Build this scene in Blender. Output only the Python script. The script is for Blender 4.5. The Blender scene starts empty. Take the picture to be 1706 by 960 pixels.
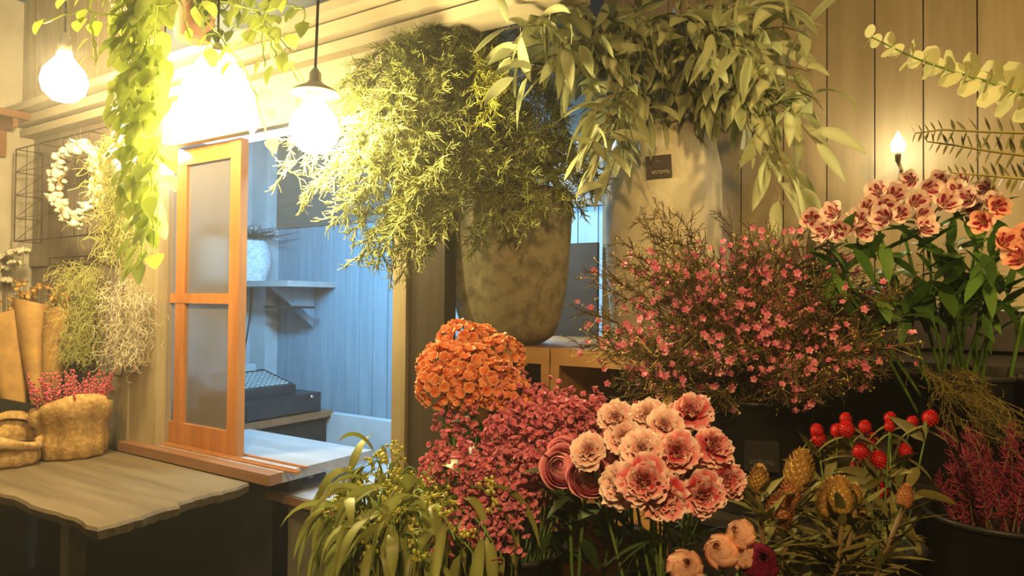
import bpy, math, random
from mathutils import Vector, Matrix, Quaternion

# ------------------------------------------------------------------ camera
V = Vector
PI = math.pi
FPX = 1150.0
YAW, PITCH, ROLL = math.radians(33), math.radians(1.0), math.radians(0.5)
EYE = V((0, 0, 1.5))
F0 = V((-math.sin(YAW), math.cos(YAW), 0)); R0 = V((math.cos(YAW), math.sin(YAW), 0)); Z = V((0, 0, 1))
FW = (F0 * math.cos(PITCH) + Z * math.sin(PITCH)).normalized()
U0 = R0.cross(FW).normalized()
UP = (U0 * math.cos(ROLL) - R0 * math.sin(ROLL)).normalized()
RT = FW.cross(UP).normalized()
scene = bpy.context.scene
COL = scene.collection
cd = bpy.data.cameras.new('camera'); cam = bpy.data.objects.new('camera', cd); COL.objects.link(cam)
cd.sensor_width = 36; cd.lens = FPX * 36 / 1706; cd.clip_start = 0.02
mw = Matrix((RT, UP, -FW)).transposed().to_4x4(); mw.translation = EYE
cam.matrix_world = mw
scene.camera = cam

scene.view_settings.view_transform = 'Standard'
scene.view_settings.look = 'None'
scene.view_settings.exposure = 0.95
scene.view_settings.gamma = 1.0
scene.view_settings.use_curve_mapping = False
scene.cycles.use_denoising = True
scene.cycles.max_bounces = 6
scene.cycles.diffuse_bounces = 3
scene.cycles.glossy_bounces = 2
scene.cycles.transmission_bounces = 4
scene.cycles.transparent_max_bounces = 6
scene.cycles.caustics_reflective = False
scene.cycles.caustics_refractive = False
scene.cycles.sample_clamp_indirect = 4.0

world = bpy.data.worlds.new('world'); scene.world = world
world.use_nodes = True
world.node_tree.nodes['Background'].inputs[0].default_value = (0.30, 0.26, 0.34, 1)
world.node_tree.nodes['Background'].inputs[1].default_value = 0.045
# thin scattering volume added to imitate the lens glow round the lamps
_v = world.node_tree.nodes.new('ShaderNodeVolumeScatter'); _v.inputs['Density'].default_value = 0.017; _v.inputs['Anisotropy'].default_value = 0.45
world.node_tree.links.new(_v.outputs[0], world.node_tree.nodes['World Output'].inputs['Volume'])

def ray(px, py):
    return FW + RT * ((px - 853) / FPX) - UP * ((py - 480) / FPX)
def at(px, py, d):                      # the point seen at a pixel, d metres along the view axis
    return EYE + ray(px, py) * d
def hit(px, py, axis, val):             # where the line of sight meets a plane of the room
    r = ray(px, py); return EYE + r * ((val - EYE[axis]) / r[axis])

def lamp(name, kind, loc, power, color, size=0.05, aim=None, **kw):
    l = bpy.data.lights.new(name, kind); l.energy = power; l.color = color
    if kind == 'AREA': l.size = size
    else: l.shadow_soft_size = size
    for k, v in kw.items(): setattr(l, k, v)
    o = bpy.data.objects.new(name, l); COL.objects.link(o); o.location = loc
    if aim is not None: o.rotation_euler = (V(aim) - V(loc)).to_track_quat('-Z', 'Y').to_euler()
    return o

WARM = (1.0, 0.66, 0.30)
COOL = (0.25, 0.64, 1.0)
BULB_W = 26.0
# shop ceiling lamps behind and above the camera, plus an added third spot
lamp('unseen_spot', 'SPOT', (0.2, -0.5, 2.40), 72, (1.0, 0.62, 0.25), 0.08, aim=(-0.55, 1.55, 1.35), spot_size=math.radians(66), spot_blend=0.9)
lamp('unseen_spot', 'SPOT', (1.0, 0.6, 2.5), 78, (1.0, 0.66, 0.24), 0.08, aim=(0.35, 2.6, 2.3), spot_size=math.radians(100), spot_blend=0.9)
lamp('unseen_spot', 'SPOT', (-1.6, -0.4, 2.9), 60, (1.0, 0.66, 0.26), 0.08, aim=(-3.6, 1.5, 1.3), spot_size=math.radians(62), spot_blend=0.9)  # unseen extra spot, added to warm the left wall and bouquets
# the cool fluorescent strip of the room behind the window
STRIP = (-2.35, 1.98, 2.16)
lamp('strip_light', 'AREA', STRIP, 36, COOL, 1.3, aim=(-2.75, 3.1, 1.15), shape='RECTANGLE', size_y=0.06)
lamp('strip_light', 'AREA', (-1.75, 2.85, 2.35), 6, (0.72, 0.86, 1.0), 0.3, aim=(-1.5, 2.6, 1.2), shape='RECTANGLE', size_y=0.06)

random.seed(7)
RND = random.random
def where(px, py, table):
    for x0, y0, x1, y1, s in table:
        if x0 <= px < x1 and y0 <= py < y1: return s
    return table[-1][4]
def U(a, b): return a + (b - a) * RND()
def rv(s=1.0): return V((U(-s, s), U(-s, s), U(-s, s)))

# ------------------------------------------------------------------ mesh builder
class MB:
    def __init__(s): s.v = []; s.f = []; s.c = []; s.r = 0.5
    def add(s, vs, fs, t=None):
        k = len(s.v); s.v.extend(tuple(p) for p in vs)
        s.f.extend(tuple(i + k for i in f) for f in fs)
        if t is None: t = [0.0] * len(vs)
        elif not isinstance(t, (list, tuple)): t = [t] * len(vs)
        s.c.extend((a, s.r) for a in t)
    def box(s, a, b, j=0.0):
        x0, x1 = sorted((a[0], b[0])); y0, y1 = sorted((a[1], b[1])); z0, z1 = sorted((a[2], b[2]))
        vs = [(x, y, z) for x in (x0, x1) for y in (y0, y1) for z in (z0, z1)]
        if j: vs = [(x + U(-j, j), y + U(-j, j), z + U(-j, j)) for x, y, z in vs]
        s.add(vs, [(0, 1, 3, 2), (4, 6, 7, 5), (0, 4, 5, 1), (2, 3, 7, 6), (0, 2, 6, 4), (1, 5, 7, 3)])
        return s
    def obox(s, c, ax, size):
        c = V(c); X, Y, W = [V(a).normalized() for a in ax]
        vs = [c + X * (i * size[0] / 2) + Y * (j * size[1] / 2) + W * (k * size[2] / 2) for i in (-1, 1) for j in (-1, 1) for k in (-1, 1)]
        s.add(vs, [(0, 1, 3, 2), (4, 6, 7, 5), (0, 4, 5, 1), (2, 3, 7, 6), (0, 2, 6, 4), (1, 5, 7, 3)])
        return s
    def tube(s, pts, rad, n=5, cap=False, t=None):
        pts = [V(p) for p in pts]; m = len(pts)
        if not isinstance(rad, (list, tuple)): rad = [rad] * m
        d = (pts[1] - pts[0]).normalized()
        a = d.cross(V((0.31, 0.52, 0.8))).normalized()
        vs = []; tt = []
        for i, p in enumerate(pts):
            d = (pts[min(i + 1, m - 1)] - pts[max(i - 1, 0)])
            if d.length < 1e-9: d = V((0, 0, 1))
            d.normalize(); a = (a - d * a.dot(d))
            if a.length < 1e-6: a = d.orthogonal()
            a.normalize(); b = d.cross(a)
            for k in range(n):
                q = 2 * PI * k / n
                vs.append(p + (a * math.cos(q) + b * math.sin(q)) * rad[i]); tt.append(i / (m - 1) if t is None else t)
        fs = [(i * n + k, i * n + (k + 1) % n, (i + 1) * n + (k + 1) % n, (i + 1) * n + k) for i in range(m - 1) for k in range(n)]
        if cap: fs += [tuple(range(n))[::-1], tuple((m - 1) * n + k for k in range(n))]
        s.add(vs, fs, tt); return s
    def lathe(s, prof, c=(0, 0, 0), n=32, wob=0.0, t=None, rib=0):
        vs = []; tt = []
        m = len(prof)
        for i, (r, z) in enumerate(prof):
            for k in range(n):
                q = 2 * PI * k / n
                w = 1 + wob * math.sin(3 * q + z * 9) + (rib if k % 2 else 0)
                vs.append((c[0] + r * w * math.cos(q), c[1] + r * w * math.sin(q), c[2] + z)); tt.append(i / (m - 1) if t is None else t)
        fs = [(i * n + k, i * n + (k + 1) % n, (i + 1) * n + (k + 1) % n, (i + 1) * n + k) for i in range(m - 1) for k in range(n)]
        if prof[0][0] > 1e-5: fs.append(tuple(range(n))[::-1])
        s.add(vs, fs, tt); return s
    def ball(s, c, r, n=6, m=4, sc=(1, 1, 1), bump=0.0, t=None):
        vs = [(c[0], c[1], c[2] - r * sc[2])]
        for i in range(1, m):
            f = -PI / 2 + PI * i / m
            for k in range(n):
                q = 2 * PI * (k + 0.5 * (i % 2)) / n; rr = r * (1 + (U(-bump, bump) if bump else 0))
                vs.append((c[0] + rr * sc[0] * math.cos(f) * math.cos(q), c[1] + rr * sc[1] * math.cos(f) * math.sin(q), c[2] + rr * sc[2] * math.sin(f)))
        vs.append((c[0], c[1], c[2] + r * sc[2])); L = len(vs) - 1
        fs = [(0, 1 + (k + 1) % n, 1 + k) for k in range(n)]
        for i in range(m - 2):
            for k in range(n):
                a = 1 + i * n
                fs.append((a + k, a + (k + 1) % n, a + n + (k + 1) % n, a + n + k))
        a = 1 + (m - 2) * n
        fs += [(a + k, a + (k + 1) % n, L) for k in range(n)]
        s.add(vs, fs, t); return s
    def leaf(s, base, d, nrm, L, W, shape='lance', droop=0.0, curl=0.0, fold=0.18, segs=6, twist=0.0):
        d = V(d).normalized(); nrm = V(nrm)
        nrm = nrm - d * nrm.dot(d)
        if nrm.length < 1e-5: nrm = d.orthogonal()
        nrm.normalize(); p = V(base); vs = []; tt = []
        for i in range(segs + 1):
            t = i / segs
            if shape == 'lance': w = math.sin(PI * min(1, t ** 0.75)) ** 0.8
            elif shape == 'heart': w = [0.35, 1.0, 0.95, 0.75, 0.45, 0.0][min(5, int(round(t * 5)))]
            elif shape == 'round': w = math.sqrt(max(0, 1 - (2 * t - 1) ** 2))
            else: w = 1 - t
            if i in (0, segs): w = max(w, 0.02) if shape != 'heart' or i else 0.3
            side = d.cross(nrm).normalized(); w *= W / 2
            vs += [p - side * w + nrm * abs(w) * fold, p, p + side * w + nrm * abs(w) * fold]; tt += [1.0, 0.0, 1.0]
            q = Quaternion(nrm, curl / segs) @ Quaternion(d, twist / segs)
            d = q @ d; nrm = q @ nrm
            if droop:
                h = d.cross(-Z)
                if h.length > 1e-3:
                    q = Quaternion(h.normalized(), droop / segs * min(1, h.length)); d = q @ d; nrm = q @ nrm
            p = p + d * (L / segs)
        fs = []
        for i in range(segs):
            a = 3 * i; fs += [(a, a + 1, a + 4, a + 3), (a + 1, a + 2, a + 5, a + 4)]
        s.add(vs, fs, tt); return s
    def petal(s, M, c, ang, L, W, el0, el1, cup=0.2, ruf=0.0, fr=6, nu=6, nv=4, r0=0.002, blotch=False, point=0.0):
        """a petal growing out of c round the axis of M: el is its elevation, from base to edge"""
        c = V(c); er = V((math.cos(ang), math.sin(ang), 0)); et = V((-math.sin(ang), math.cos(ang), 0))
        p = er * r0; vs = []; tt = []; ph = U(0, 6)
        for j in range(nv + 1):
            v = j / nv; el = el0 + (el1 - el0) * v
            d = er * math.cos(el) + Z * math.sin(el); nn = -er * math.sin(el) + Z * math.cos(el)
            w = W / 2 * (0.25 + 0.75 * math.sin(PI / 2 * min(1, v * 1.35))) * (1 - point * v ** 3)
            for i in range(nu + 1):
                u = 2 * i / nu - 1
                q = p + et * (u * w) - d * (L * 0.22 * v * u * u) + nn * (cup * w * u * u)
                q = q + nn * (ruf * v * v * math.sin(fr * u + ph)) + d * (ruf * 0.5 * v * v * math.sin(fr * 1.7 * u + ph * 2))
                vs.append(c + M @ q)
                tt.append(max(0, 1 - math.hypot(u * 1.1, (v - 0.5) * 2.2)) if blotch else v * (0.75 + 0.25 * abs(u)))
            p = p + d * (L / nv)
        n = nu + 1
        fs = [(j * n + i, j * n + i + 1, (j + 1) * n + i + 1, (j + 1) * n + i) for j in range(nv) for i in range(nu)]
        s.add(vs, fs, tt)
    def wrap(s, M, c, ang, half, prof, spiral=0.07, rnd=0.22, nu=7, ruf=0.0):
        """a petal wrapped round the axis: prof is (radius, height) from base to rim"""
        c = V(c); m = len(prof); vs = []; tt = []; ph = U(0, 6)
        for j in range(m):
            for i in range(nu + 1):
                u = 2 * i / nu - 1
                x = j / (m - 1) * (1 - rnd * u * u) * (m - 1); k = min(m - 2, int(x)); fr = x - k
                R = prof[k][0] * (1 - fr) + prof[k + 1][0] * fr; H = prof[k][1] * (1 - fr) + prof[k + 1][1] * fr
                R *= 1 + spiral * u + ruf * math.sin(5 * u + ph) * (j / (m - 1)) ** 2
                a = ang + u * half
                vs.append(c + M @ V((R * math.cos(a), R * math.sin(a), H))); tt.append(j / (m - 1))
        n = nu + 1
        s.add(vs, [(j * n + i, j * n + i + 1, (j + 1) * n + i + 1, (j + 1) * n + i) for j in range(m - 1) for i in range(nu)], tt)
    def mesh(s, name, mat, off=None, smooth=True):
        me = bpy.data.meshes.new(name)
        vs = s.v if off is None else [(a - off[0], b - off[1], c - off[2]) for a, b, c in s.v]
        me.from_pydata(vs, [], s.f)
        ca = me.color_attributes.new('tr', 'FLOAT_COLOR', 'POINT')
        buf = []
        for a, b in s.c: buf += (a, b, 0.0, 1.0)
        ca.data.foreach_set('color', buf)
        me.polygons.foreach_set('use_smooth', [smooth] * len(s.f))
        me.materials.append(mat); me.update()
        return me

def frame(z, roll=0.0):
    z = V(z).normalized(); x = z.orthogonal().normalized(); x = Quaternion(z, roll) @ x
    return Matrix((x, z.cross(x), z)).transposed()

# ------------------------------------------------------------------ scene objects
def tag(o, label, cat, group=None, kind=None):
    if label: o['label'] = label
    if cat: o['category'] = cat
    if group: o['group'] = group
    if kind: o['kind'] = kind
    return o
def empty(name, label, cat, loc, group=None, rot=None):
    o = bpy.data.objects.new(name, None); COL.objects.link(o); o.location = V(loc); o.empty_display_size = 0.05
    if rot is not None: o.rotation_mode = 'QUATERNION'; o.rotation_quaternion = rot
    return tag(o, label, cat, group)
def part(name, mb, mat, parent, off=True, smooth=True, label=None):
    """a mesh under its thing; world-space geometry is taken back to the thing's base"""
    o = bpy.data.objects.new(name, mb.mesh(name, mat, parent_world(parent) if off else None, smooth)); COL.objects.link(o)
    o.parent = parent
    if label: o['label'] = label
    return o
def parent_world(p):
    v = V((0, 0, 0))
    while p is not None: v += p.location; p = p.parent
    return v
def put(name, me, parent, loc, rot=None, scale=1.0, label=None):
    o = bpy.data.objects.new(name, me); COL.objects.link(o); o.parent = parent; o.location = loc
    o.rotation_mode = 'QUATERNION'
    if rot is not None: o.rotation_quaternion = rot
    o.scale = (scale,) * 3
    if label: o['label'] = label
    return o
def solo(name, mb, mat, label, cat, base, group=None, smooth=True, kind=None):
    o = bpy.data.objects.new(name, mb.mesh(name, mat, V(base), smooth)); COL.objects.link(o); o.location = V(base)
    return tag(o, label, cat, group, kind)
def struct(name, mb, mat, smooth=False, parent=None):
    o = bpy.data.objects.new(name, mb.mesh(name, mat, None, smooth)); COL.objects.link(o)
    if parent: o.parent = parent
    else: o['kind'] = 'structure'
    return o
def copy_tree(o, parent=None):
    c = o.copy(); COL.objects.link(c)
    if parent: c.parent = parent
    for ch in list(o.children): copy_tree(ch, c)
    return c
def bez(a, b, c, n=8, d=None):
    a, b, c = V(a), V(b), V(c); out = []
    for i in range(n + 1):
        t = i / n
        if d is None: out.append(a * (1 - t) ** 2 + b * (2 * t * (1 - t)) + c * t * t)
        else: out.append(a * (1 - t) ** 3 + b * (3 * t * (1 - t) ** 2) + c * (3 * t * t * (1 - t)) + V(d) * t ** 3)
    return out
def lerp(a, b, t): return a + (b - a) * t

# ------------------------------------------------------------------ materials
def nodes(name):
    m = bpy.data.materials.new(name); m.use_nodes = True
    nt = m.node_tree; b = nt.nodes['Principled BSDF']; return m, nt, b
def N(nt, kind, **kw):
    n = nt.nodes.new(kind)
    for k, v in kw.items(): setattr(n, k, v)
    return n
def mixc(nt, fac, a, b):
    n = N(nt, 'ShaderNodeMix', data_type='RGBA')
    for i, x in ((0, fac), (6, a), (7, b)):
        if hasattr(x, 'is_output'): nt.links.new(x, n.inputs[i])
        elif i == 0: n.inputs[0].default_value = x
        else: n.inputs[i].default_value = (*x, 1)
    return n.outputs[2]
def attr(nt):
    a = N(nt, 'ShaderNodeAttribute', attribute_name='tr'); s = N(nt, 'ShaderNodeSeparateColor')
    nt.links.new(a.outputs['Color'], s.inputs[0]); return s.outputs[0], s.outputs[1]
def ramp(nt, src, lo, hi):
    n = N(nt, 'ShaderNodeMapRange', interpolation_type='SMOOTHSTEP'); nt.links.new(src, n.inputs[0])
    n.inputs[1].default_value = lo; n.inputs[2].default_value = hi; return n.outputs[0]
def noise(nt, scale, vec=(1, 1, 1), detail=4.0, rough=0.6):
    tc = N(nt, 'ShaderNodeTexCoord'); mp = N(nt, 'ShaderNodeMapping'); mp.inputs['Scale'].default_value = vec
    nt.links.new(tc.outputs['Object'], mp.inputs[0]); n = N(nt, 'ShaderNodeTexNoise')
    n.inputs['Scale'].default_value = scale; n.inputs['Detail'].default_value = detail; n.inputs['Roughness'].default_value = rough
    nt.links.new(mp.outputs[0], n.inputs['Vector']); return n.outputs['Fac']
def bump(nt, b, src, st, dist=0.01):
    n = N(nt, 'ShaderNodeBump'); n.inputs['Strength'].default_value = st; n.inputs['Distance'].default_value = dist
    nt.links.new(src, n.inputs['Height']); nt.links.new(n.outputs[0], b.inputs['Normal'])

def wood(name, c1, c2, axis=2, rough=0.55, scale=9.0, spec=0.35, var=0.35, bst=0.25):
    m, nt, b = nodes(name); sc = [1.0, 1.0, 1.0]; sc[axis] = 0.09
    n = noise(nt, scale * 3, sc, 6, 0.65); n2 = noise(nt, 2.2, (1, 1, 1), 3)
    f = ramp(nt, n, 0.3, 0.72); col = mixc(nt, f, c1, c2)
    dark = tuple(x * 0.62 for x in c1)
    t, r = attr(nt)
    mr = N(nt, 'ShaderNodeMath', operation='MULTIPLY'); nt.links.new(r, mr.inputs[0]); mr.inputs[1].default_value = var
    col = mixc(nt, mr.outputs[0], col, dark)
    mm = N(nt, 'ShaderNodeMath', operation='MULTIPLY'); nt.links.new(ramp(nt, n2, 0.5, 0.75), mm.inputs[0]); mm.inputs[1].default_value = 0.35
    col = mixc(nt, mm.outputs[0], col, dark)
    nt.links.new(col, b.inputs['Base Color']); b.inputs['Roughness'].default_value = rough
    b.inputs['Specular IOR Level'].default_value = spec; bump(nt, b, n, bst, 0.004); return m
def plain(name, c, rough=0.6, metal=0.0, c2=None, scale=12, emit=0.0, lo=0.35, hi=0.7, bst=0.0, spec=0.4, vec=(1, 1, 1)):
    m, nt, b = nodes(name); b.inputs['Roughness'].default_value = rough; b.inputs['Metallic'].default_value = metal
    b.inputs['Specular IOR Level'].default_value = spec
    n = noise(nt, scale, vec, 5)
    nt.links.new(mixc(nt, ramp(nt, n, lo, hi), c, c2 or tuple(x * 0.8 for x in c)), b.inputs['Base Color'])
    if bst: bump(nt, b, n, bst)
    if emit:
        b.inputs['Emission Color'].default_value = (*c, 1); b.inputs['Emission Strength'].default_value = emit
    return m
def plant(name, a, b_, edge=None, lo=0.3, hi=0.9, rough=0.5, trans=0.3, spec=0.4, sss=0.0):
    """a..b by the leaf's own hue, edge mixed in along the petal or the margin"""
    m, nt, b = nodes(name); t, r = attr(nt); col = mixc(nt, r, a, b_)
    if edge: col = mixc(nt, ramp(nt, t, lo, hi), col, edge)
    nt.links.new(col, b.inputs['Base Color']); b.inputs['Roughness'].default_value = rough; b.inputs['Specular IOR Level'].default_value = spec
    if trans:
        tr = N(nt, 'ShaderNodeBsdfTranslucent'); nt.links.new(col, tr.inputs[0]); mx = N(nt, 'ShaderNodeMixShader')
        mx.inputs[0].default_value = trans; nt.links.new(b.outputs[0], mx.inputs[1]); nt.links.new(tr.outputs[0], mx.inputs[2])
        nt.links.new(mx.outputs[0], nt.nodes['Material Output'].inputs[0])
    return m
def emitter(name, c, st):
    m = bpy.data.materials.new(name); m.use_nodes = True; nt = m.node_tree; nt.nodes.remove(nt.nodes['Principled BSDF'])
    e = N(nt, 'ShaderNodeEmission'); e.inputs[0].default_value = (*c, 1); e.inputs[1].default_value = st
    nt.links.new(e.outputs[0], nt.nodes['Material Output'].inputs[0]); return m

m_plank = wood('weathered_planks', (0.40, 0.315, 0.185), (0.30, 0.23, 0.125), 2, 0.5, 6)
m_taupe = wood('taupe_boards', (0.33, 0.27, 0.215), (0.25, 0.195, 0.15), 2, 0.6, 5)
m_jamb = wood('tan_jamb_wood', (0.42, 0.34, 0.20), (0.30, 0.23, 0.125), 2, 0.6, 7)
m_cream = wood('cream_painted_board', (0.52, 0.45, 0.31), (0.42, 0.355, 0.235), 0, 0.6, 5)
m_blue = wood('grey_painted_boards', (0.28, 0.37, 0.45), (0.20, 0.28, 0.36), 2, 0.55, 6, var=0.2)
m_brownin = wood('brown_ceiling_boards', (0.20, 0.16, 0.13), (0.13, 0.10, 0.085), 0, 0.6, 6)
m_post = wood('dark_post_wood', (0.085, 0.062, 0.04), (0.05, 0.035, 0.022), 2, 0.5, 6)
m_door = wood('orange_door_wood', (0.47, 0.185, 0.05), (0.33, 0.11, 0.025), 2, 0.4, 7, var=0.25)
m_crate = wood('crate_pine', (0.46, 0.245, 0.085), (0.33, 0.155, 0.045), 0, 0.45, 6, var=0.35)
m_table = wood('rough_table_wood', (0.20, 0.145, 0.08), (0.115, 0.08, 0.042), 0, 0.5, 5, var=0.4, bst=0.5)
m_slab = wood('grey_slab_wood', (0.40, 0.38, 0.38), (0.30, 0.28, 0.28), 0, 0.4, 4, var=0.2)
m_sill = wood('reddish_sill_wood', (0.30, 0.145, 0.07), (0.2, 0.09, 0.04), 0, 0.35, 6)
m_panel = wood('cabinet_ply', (0.24, 0.20, 0.125), (0.18, 0.145, 0.09), 0, 0.6, 4)
m_darkwood = wood('black_stained_wood', (0.035, 0.026, 0.022), (0.02, 0.015, 0.014), 0, 0.5, 6)
m_plaster = plain('pale_plaster', (0.50, 0.44, 0.34), 0.8, c2=(0.42, 0.36, 0.27), scale=6, bst=0.1)
m_white = plain('white_paint', (0.50, 0.54, 0.58), 0.6, c2=(0.42, 0.46, 0.5), scale=5)
m_dark = plain('shade_dark_wall', (0.045, 0.04, 0.045), 0.7)  # shade below the hatch counter put into the colour
m_floor = plain('dark_floor', (0.07, 0.055, 0.05), 0.5, c2=(0.04, 0.03, 0.03), scale=3)
m_upper = plain('slate_ceiling_paint', (0.17, 0.20, 0.24), 0.8, c2=(0.12, 0.145, 0.18), scale=4)
m_concrete = plain('mottled_concrete', (0.33, 0.29, 0.17), 0.75, c2=(0.17, 0.145, 0.085), scale=22, lo=0.40, hi=0.68, bst=0.35)
m_concrete2 = plain('pale_cement', (0.74, 0.68, 0.50), 0.55, c2=(0.50, 0.45, 0.31), scale=8, lo=0.35, hi=0.7, bst=0.15)
m_wire = plain('rusty_wire', (0.09, 0.055, 0.035), 0.5, 0.5, bst=0)
m_steel = plain('socket_steel', (0.6, 0.5, 0.35), 0.3, 0.9)
m_cord = plain('black_cord', (0.02, 0.016, 0.014), 0.5)
m_black = plain('black_plastic', (0.02, 0.022, 0.026), 0.35, c2=(0.03, 0.032, 0.036))
m_key = plain('grey_keys', (0.35, 0.4, 0.42), 0.4)
m_bucket = plain('black_bucket', (0.022, 0.02, 0.02), 0.45, c2=(0.032, 0.028, 0.026), scale=20)
m_chalk = plain('slate_tag', (0.07, 0.055, 0.045), 0.7)
m_ink = plain('chalk_ink', (0.55, 0.5, 0.4), 0.8)
m_kraft = plain('kraft_paper', (0.66, 0.38, 0.12), 0.75, c2=(0.45, 0.26, 0.09), scale=10, bst=0.1)
m_burlap = plain('burlap', (0.56, 0.35, 0.13), 0.9, c2=(0.40, 0.235, 0.075), scale=55, lo=0.4, hi=0.6, bst=0.5)
m_terra = plain('terracotta', (0.42, 0.22, 0.13), 0.8, c2=(0.33, 0.17, 0.1))
m_soil = plain('soil', (0.035, 0.025, 0.018), 0.95, scale=60, bst=0.5)
m_knit = plain('white_knit', (0.75, 0.78, 0.8), 0.9, c2=(0.5, 0.53, 0.56), scale=50, bst=0.6)
m_bulb = emitter('glowing_bulb', (1.0, 0.78, 0.36), 230.0)
m_star = emitter('small_bulb_glow', (1.0, 0.90, 0.6), 70.0)
m_tube = emitter('cool_tube', (0.5, 0.8, 1.0), 4.0)

p_stem = plant('green_stem', (0.12, 0.22, 0.05), (0.18, 0.28, 0.08), rough=0.45, trans=0)
p_brownstem = plant('brown_twig', (0.17, 0.11, 0.05), (0.28, 0.2, 0.09), rough=0.7, trans=0)
p_fern = plant('feathery_green', (0.23, 0.26, 0.055), (0.41, 0.43, 0.13), rough=0.6, trans=0.25)
p_fernlime = plant('lime_sprig', (0.42, 0.44, 0.06), (0.5, 0.5, 0.08), rough=0.6, trans=0.3)
p_euc = plant('grey_green_leaf', (0.23, 0.26, 0.11), (0.60, 0.62, 0.34), edge=(0.40, 0.43, 0.22), lo=0.2, hi=1.0, rough=0.45, trans=0.2)
p_euc2 = plant('yellow_green_leaf', (0.20, 0.23, 0.045), (0.40, 0.42, 0.13), edge=(0.28, 0.31, 0.08), lo=0.2, hi=1.0, rough=0.42, trans=0.25)
p_pale = plant('pale_round_leaf', (0.62, 0.62, 0.30), (0.72, 0.70, 0.38), rough=0.5, trans=0.25)
p_berry = plant('green_berry', (0.40, 0.42, 0.06), (0.55, 0.5, 0.1), rough=0.4, trans=0)
p_pothos = plant('pothos_leaf', (0.42, 0.52, 0.06), (0.62, 0.66, 0.16), edge=(0.5, 0.58, 0.12), lo=0.5, hi=1.0, rough=0.35, trans=0.35)
p_pothosd = plant('dark_ivy_leaf', (0.08, 0.13, 0.02), (0.2, 0.25, 0.06), rough=0.4, trans=0.3)
p_moss = plant('green_moss', (0.66, 0.64, 0.20), (0.80, 0.76, 0.32), rough=0.9, trans=0.3)
p_mossw = plant('pale_moss', (0.72, 0.62, 0.40), (0.84, 0.75, 0.52), rough=0.9, trans=0.2)
p_leaf = plant('dark_green_leaf', (0.025, 0.055, 0.015), (0.06, 0.11, 0.03), rough=0.4, trans=0.15)
p_leafg = plant('fresh_green_leaf', (0.06, 0.15, 0.02), (0.14, 0.27, 0.04), rough=0.4, trans=0.3)
p_carn = plant('carnation_petal', (0.60, 0.03, 0.06), (0.90, 0.30, 0.30), edge=(0.97, 0.78, 0.68), lo=0.60, hi=1.0, rough=0.6, trans=0.2)
p_carnp = plant('pale_carnation_petal', (0.84, 0.26, 0.25), (0.93, 0.48, 0.42), edge=(0.97, 0.78, 0.66), lo=0.45, hi=0.9, rough=0.6, trans=0.2)
p_rose = plant('rose_petal', (0.66, 0.10, 0.19), (0.78, 0.20, 0.28), edge=(0.90, 0.42, 0.45), lo=0.5, hi=1.0, rough=0.5, trans=0.2)
p_peach = plant('peach_petal', (0.90, 0.26, 0.12), (0.95, 0.42, 0.24), edge=(0.98, 0.62, 0.42), lo=0.5, hi=1.0, rough=0.5, trans=0.2)
p_plum = plant('plum_petal', (0.15, 0.005, 0.03), (0.22, 0.01, 0.05), rough=0.5, trans=0.1)
p_orange = plant('orange_floret', (0.85, 0.25, 0.09), (0.95, 0.38, 0.15), edge=(0.98, 0.60, 0.34), lo=0.6, hi=1.0, rough=0.55, trans=0.2)
p_statice = plant('rose_pink_floret', (0.58, 0.11, 0.19), (0.80, 0.26, 0.33), edge=(0.9, 0.42, 0.45), lo=0.6, hi=1.0, rough=0.6, trans=0.15)
p_wax = plant('wax_blossom', (0.82, 0.15, 0.28), (0.94, 0.42, 0.48), rough=0.5, trans=0.2)
p_waxc = plant('wax_center', (0.35, 0.03, 0.05), (0.4, 0.05, 0.06), rough=0.5, trans=0)
p_waxleaf = plant('wax_needle', (0.13, 0.075, 0.022), (0.22, 0.17, 0.04), rough=0.6, trans=0.15)
p_waxbud = plant('yellow_bud', (0.62, 0.48, 0.12), (0.75, 0.6, 0.25), rough=0.5, trans=0)
p_alst = plant('alstroemeria_petal', (0.92, 0.62, 0.52), (0.95, 0.78, 0.64), edge=(0.36, 0.01, 0.06), lo=0.36, hi=0.52, rough=0.5, trans=0.2)
p_alsto = plant('orange_pink_petal', (0.88, 0.40, 0.24), (0.92, 0.55, 0.38), edge=(0.36, 0.01, 0.05), lo=0.36, hi=0.52, rough=0.5, trans=0.2)
p_red = plant('red_globe', (0.50, 0.006, 0.008), (0.70, 0.014, 0.012), rough=0.55, trans=0.1)
p_cone = plant('ochre_cone', (0.48, 0.27, 0.06), (0.56, 0.36, 0.1), edge=(0.34, 0.18, 0.05), lo=0.4, hi=1.0, rough=0.6, trans=0.05)
p_conerose = plant('russet_cone', (0.50, 0.19, 0.07), (0.56, 0.25, 0.1), edge=(0.3, 0.12, 0.05), lo=0.4, hi=1.0, rough=0.6, trans=0.05)
p_proleaf = plant('olive_lance_leaf', (0.15, 0.14, 0.035), (0.27, 0.24, 0.075), rough=0.45, trans=0.15)
p_heather = plant('plum_heather', (0.24, 0.025, 0.06), (0.42, 0.05, 0.10), rough=0.7, trans=0.1)
p_heatherp = plant('pink_heather', (0.70, 0.10, 0.16), (0.82, 0.2, 0.24), rough=0.7, trans=0.15)
p_grass = plant('yellow_grass', (0.20, 0.14, 0.035), (0.42, 0.36, 0.09), rough=0.6, trans=0.2)
p_cotton = plant('white_dried_flower', (0.80, 0.72, 0.52), (0.88, 0.82, 0.66), rough=0.8, trans=0.2)
p_dryor = plant('dried_orange_flower', (0.62, 0.33, 0.08), (0.72, 0.45, 0.15), rough=0.8, trans=0.15)
p_purpleleaf = plant('dark_bronze_leaf', (0.06, 0.025, 0.02), (0.12, 0.06, 0.04), rough=0.5, trans=0.1)

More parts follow.
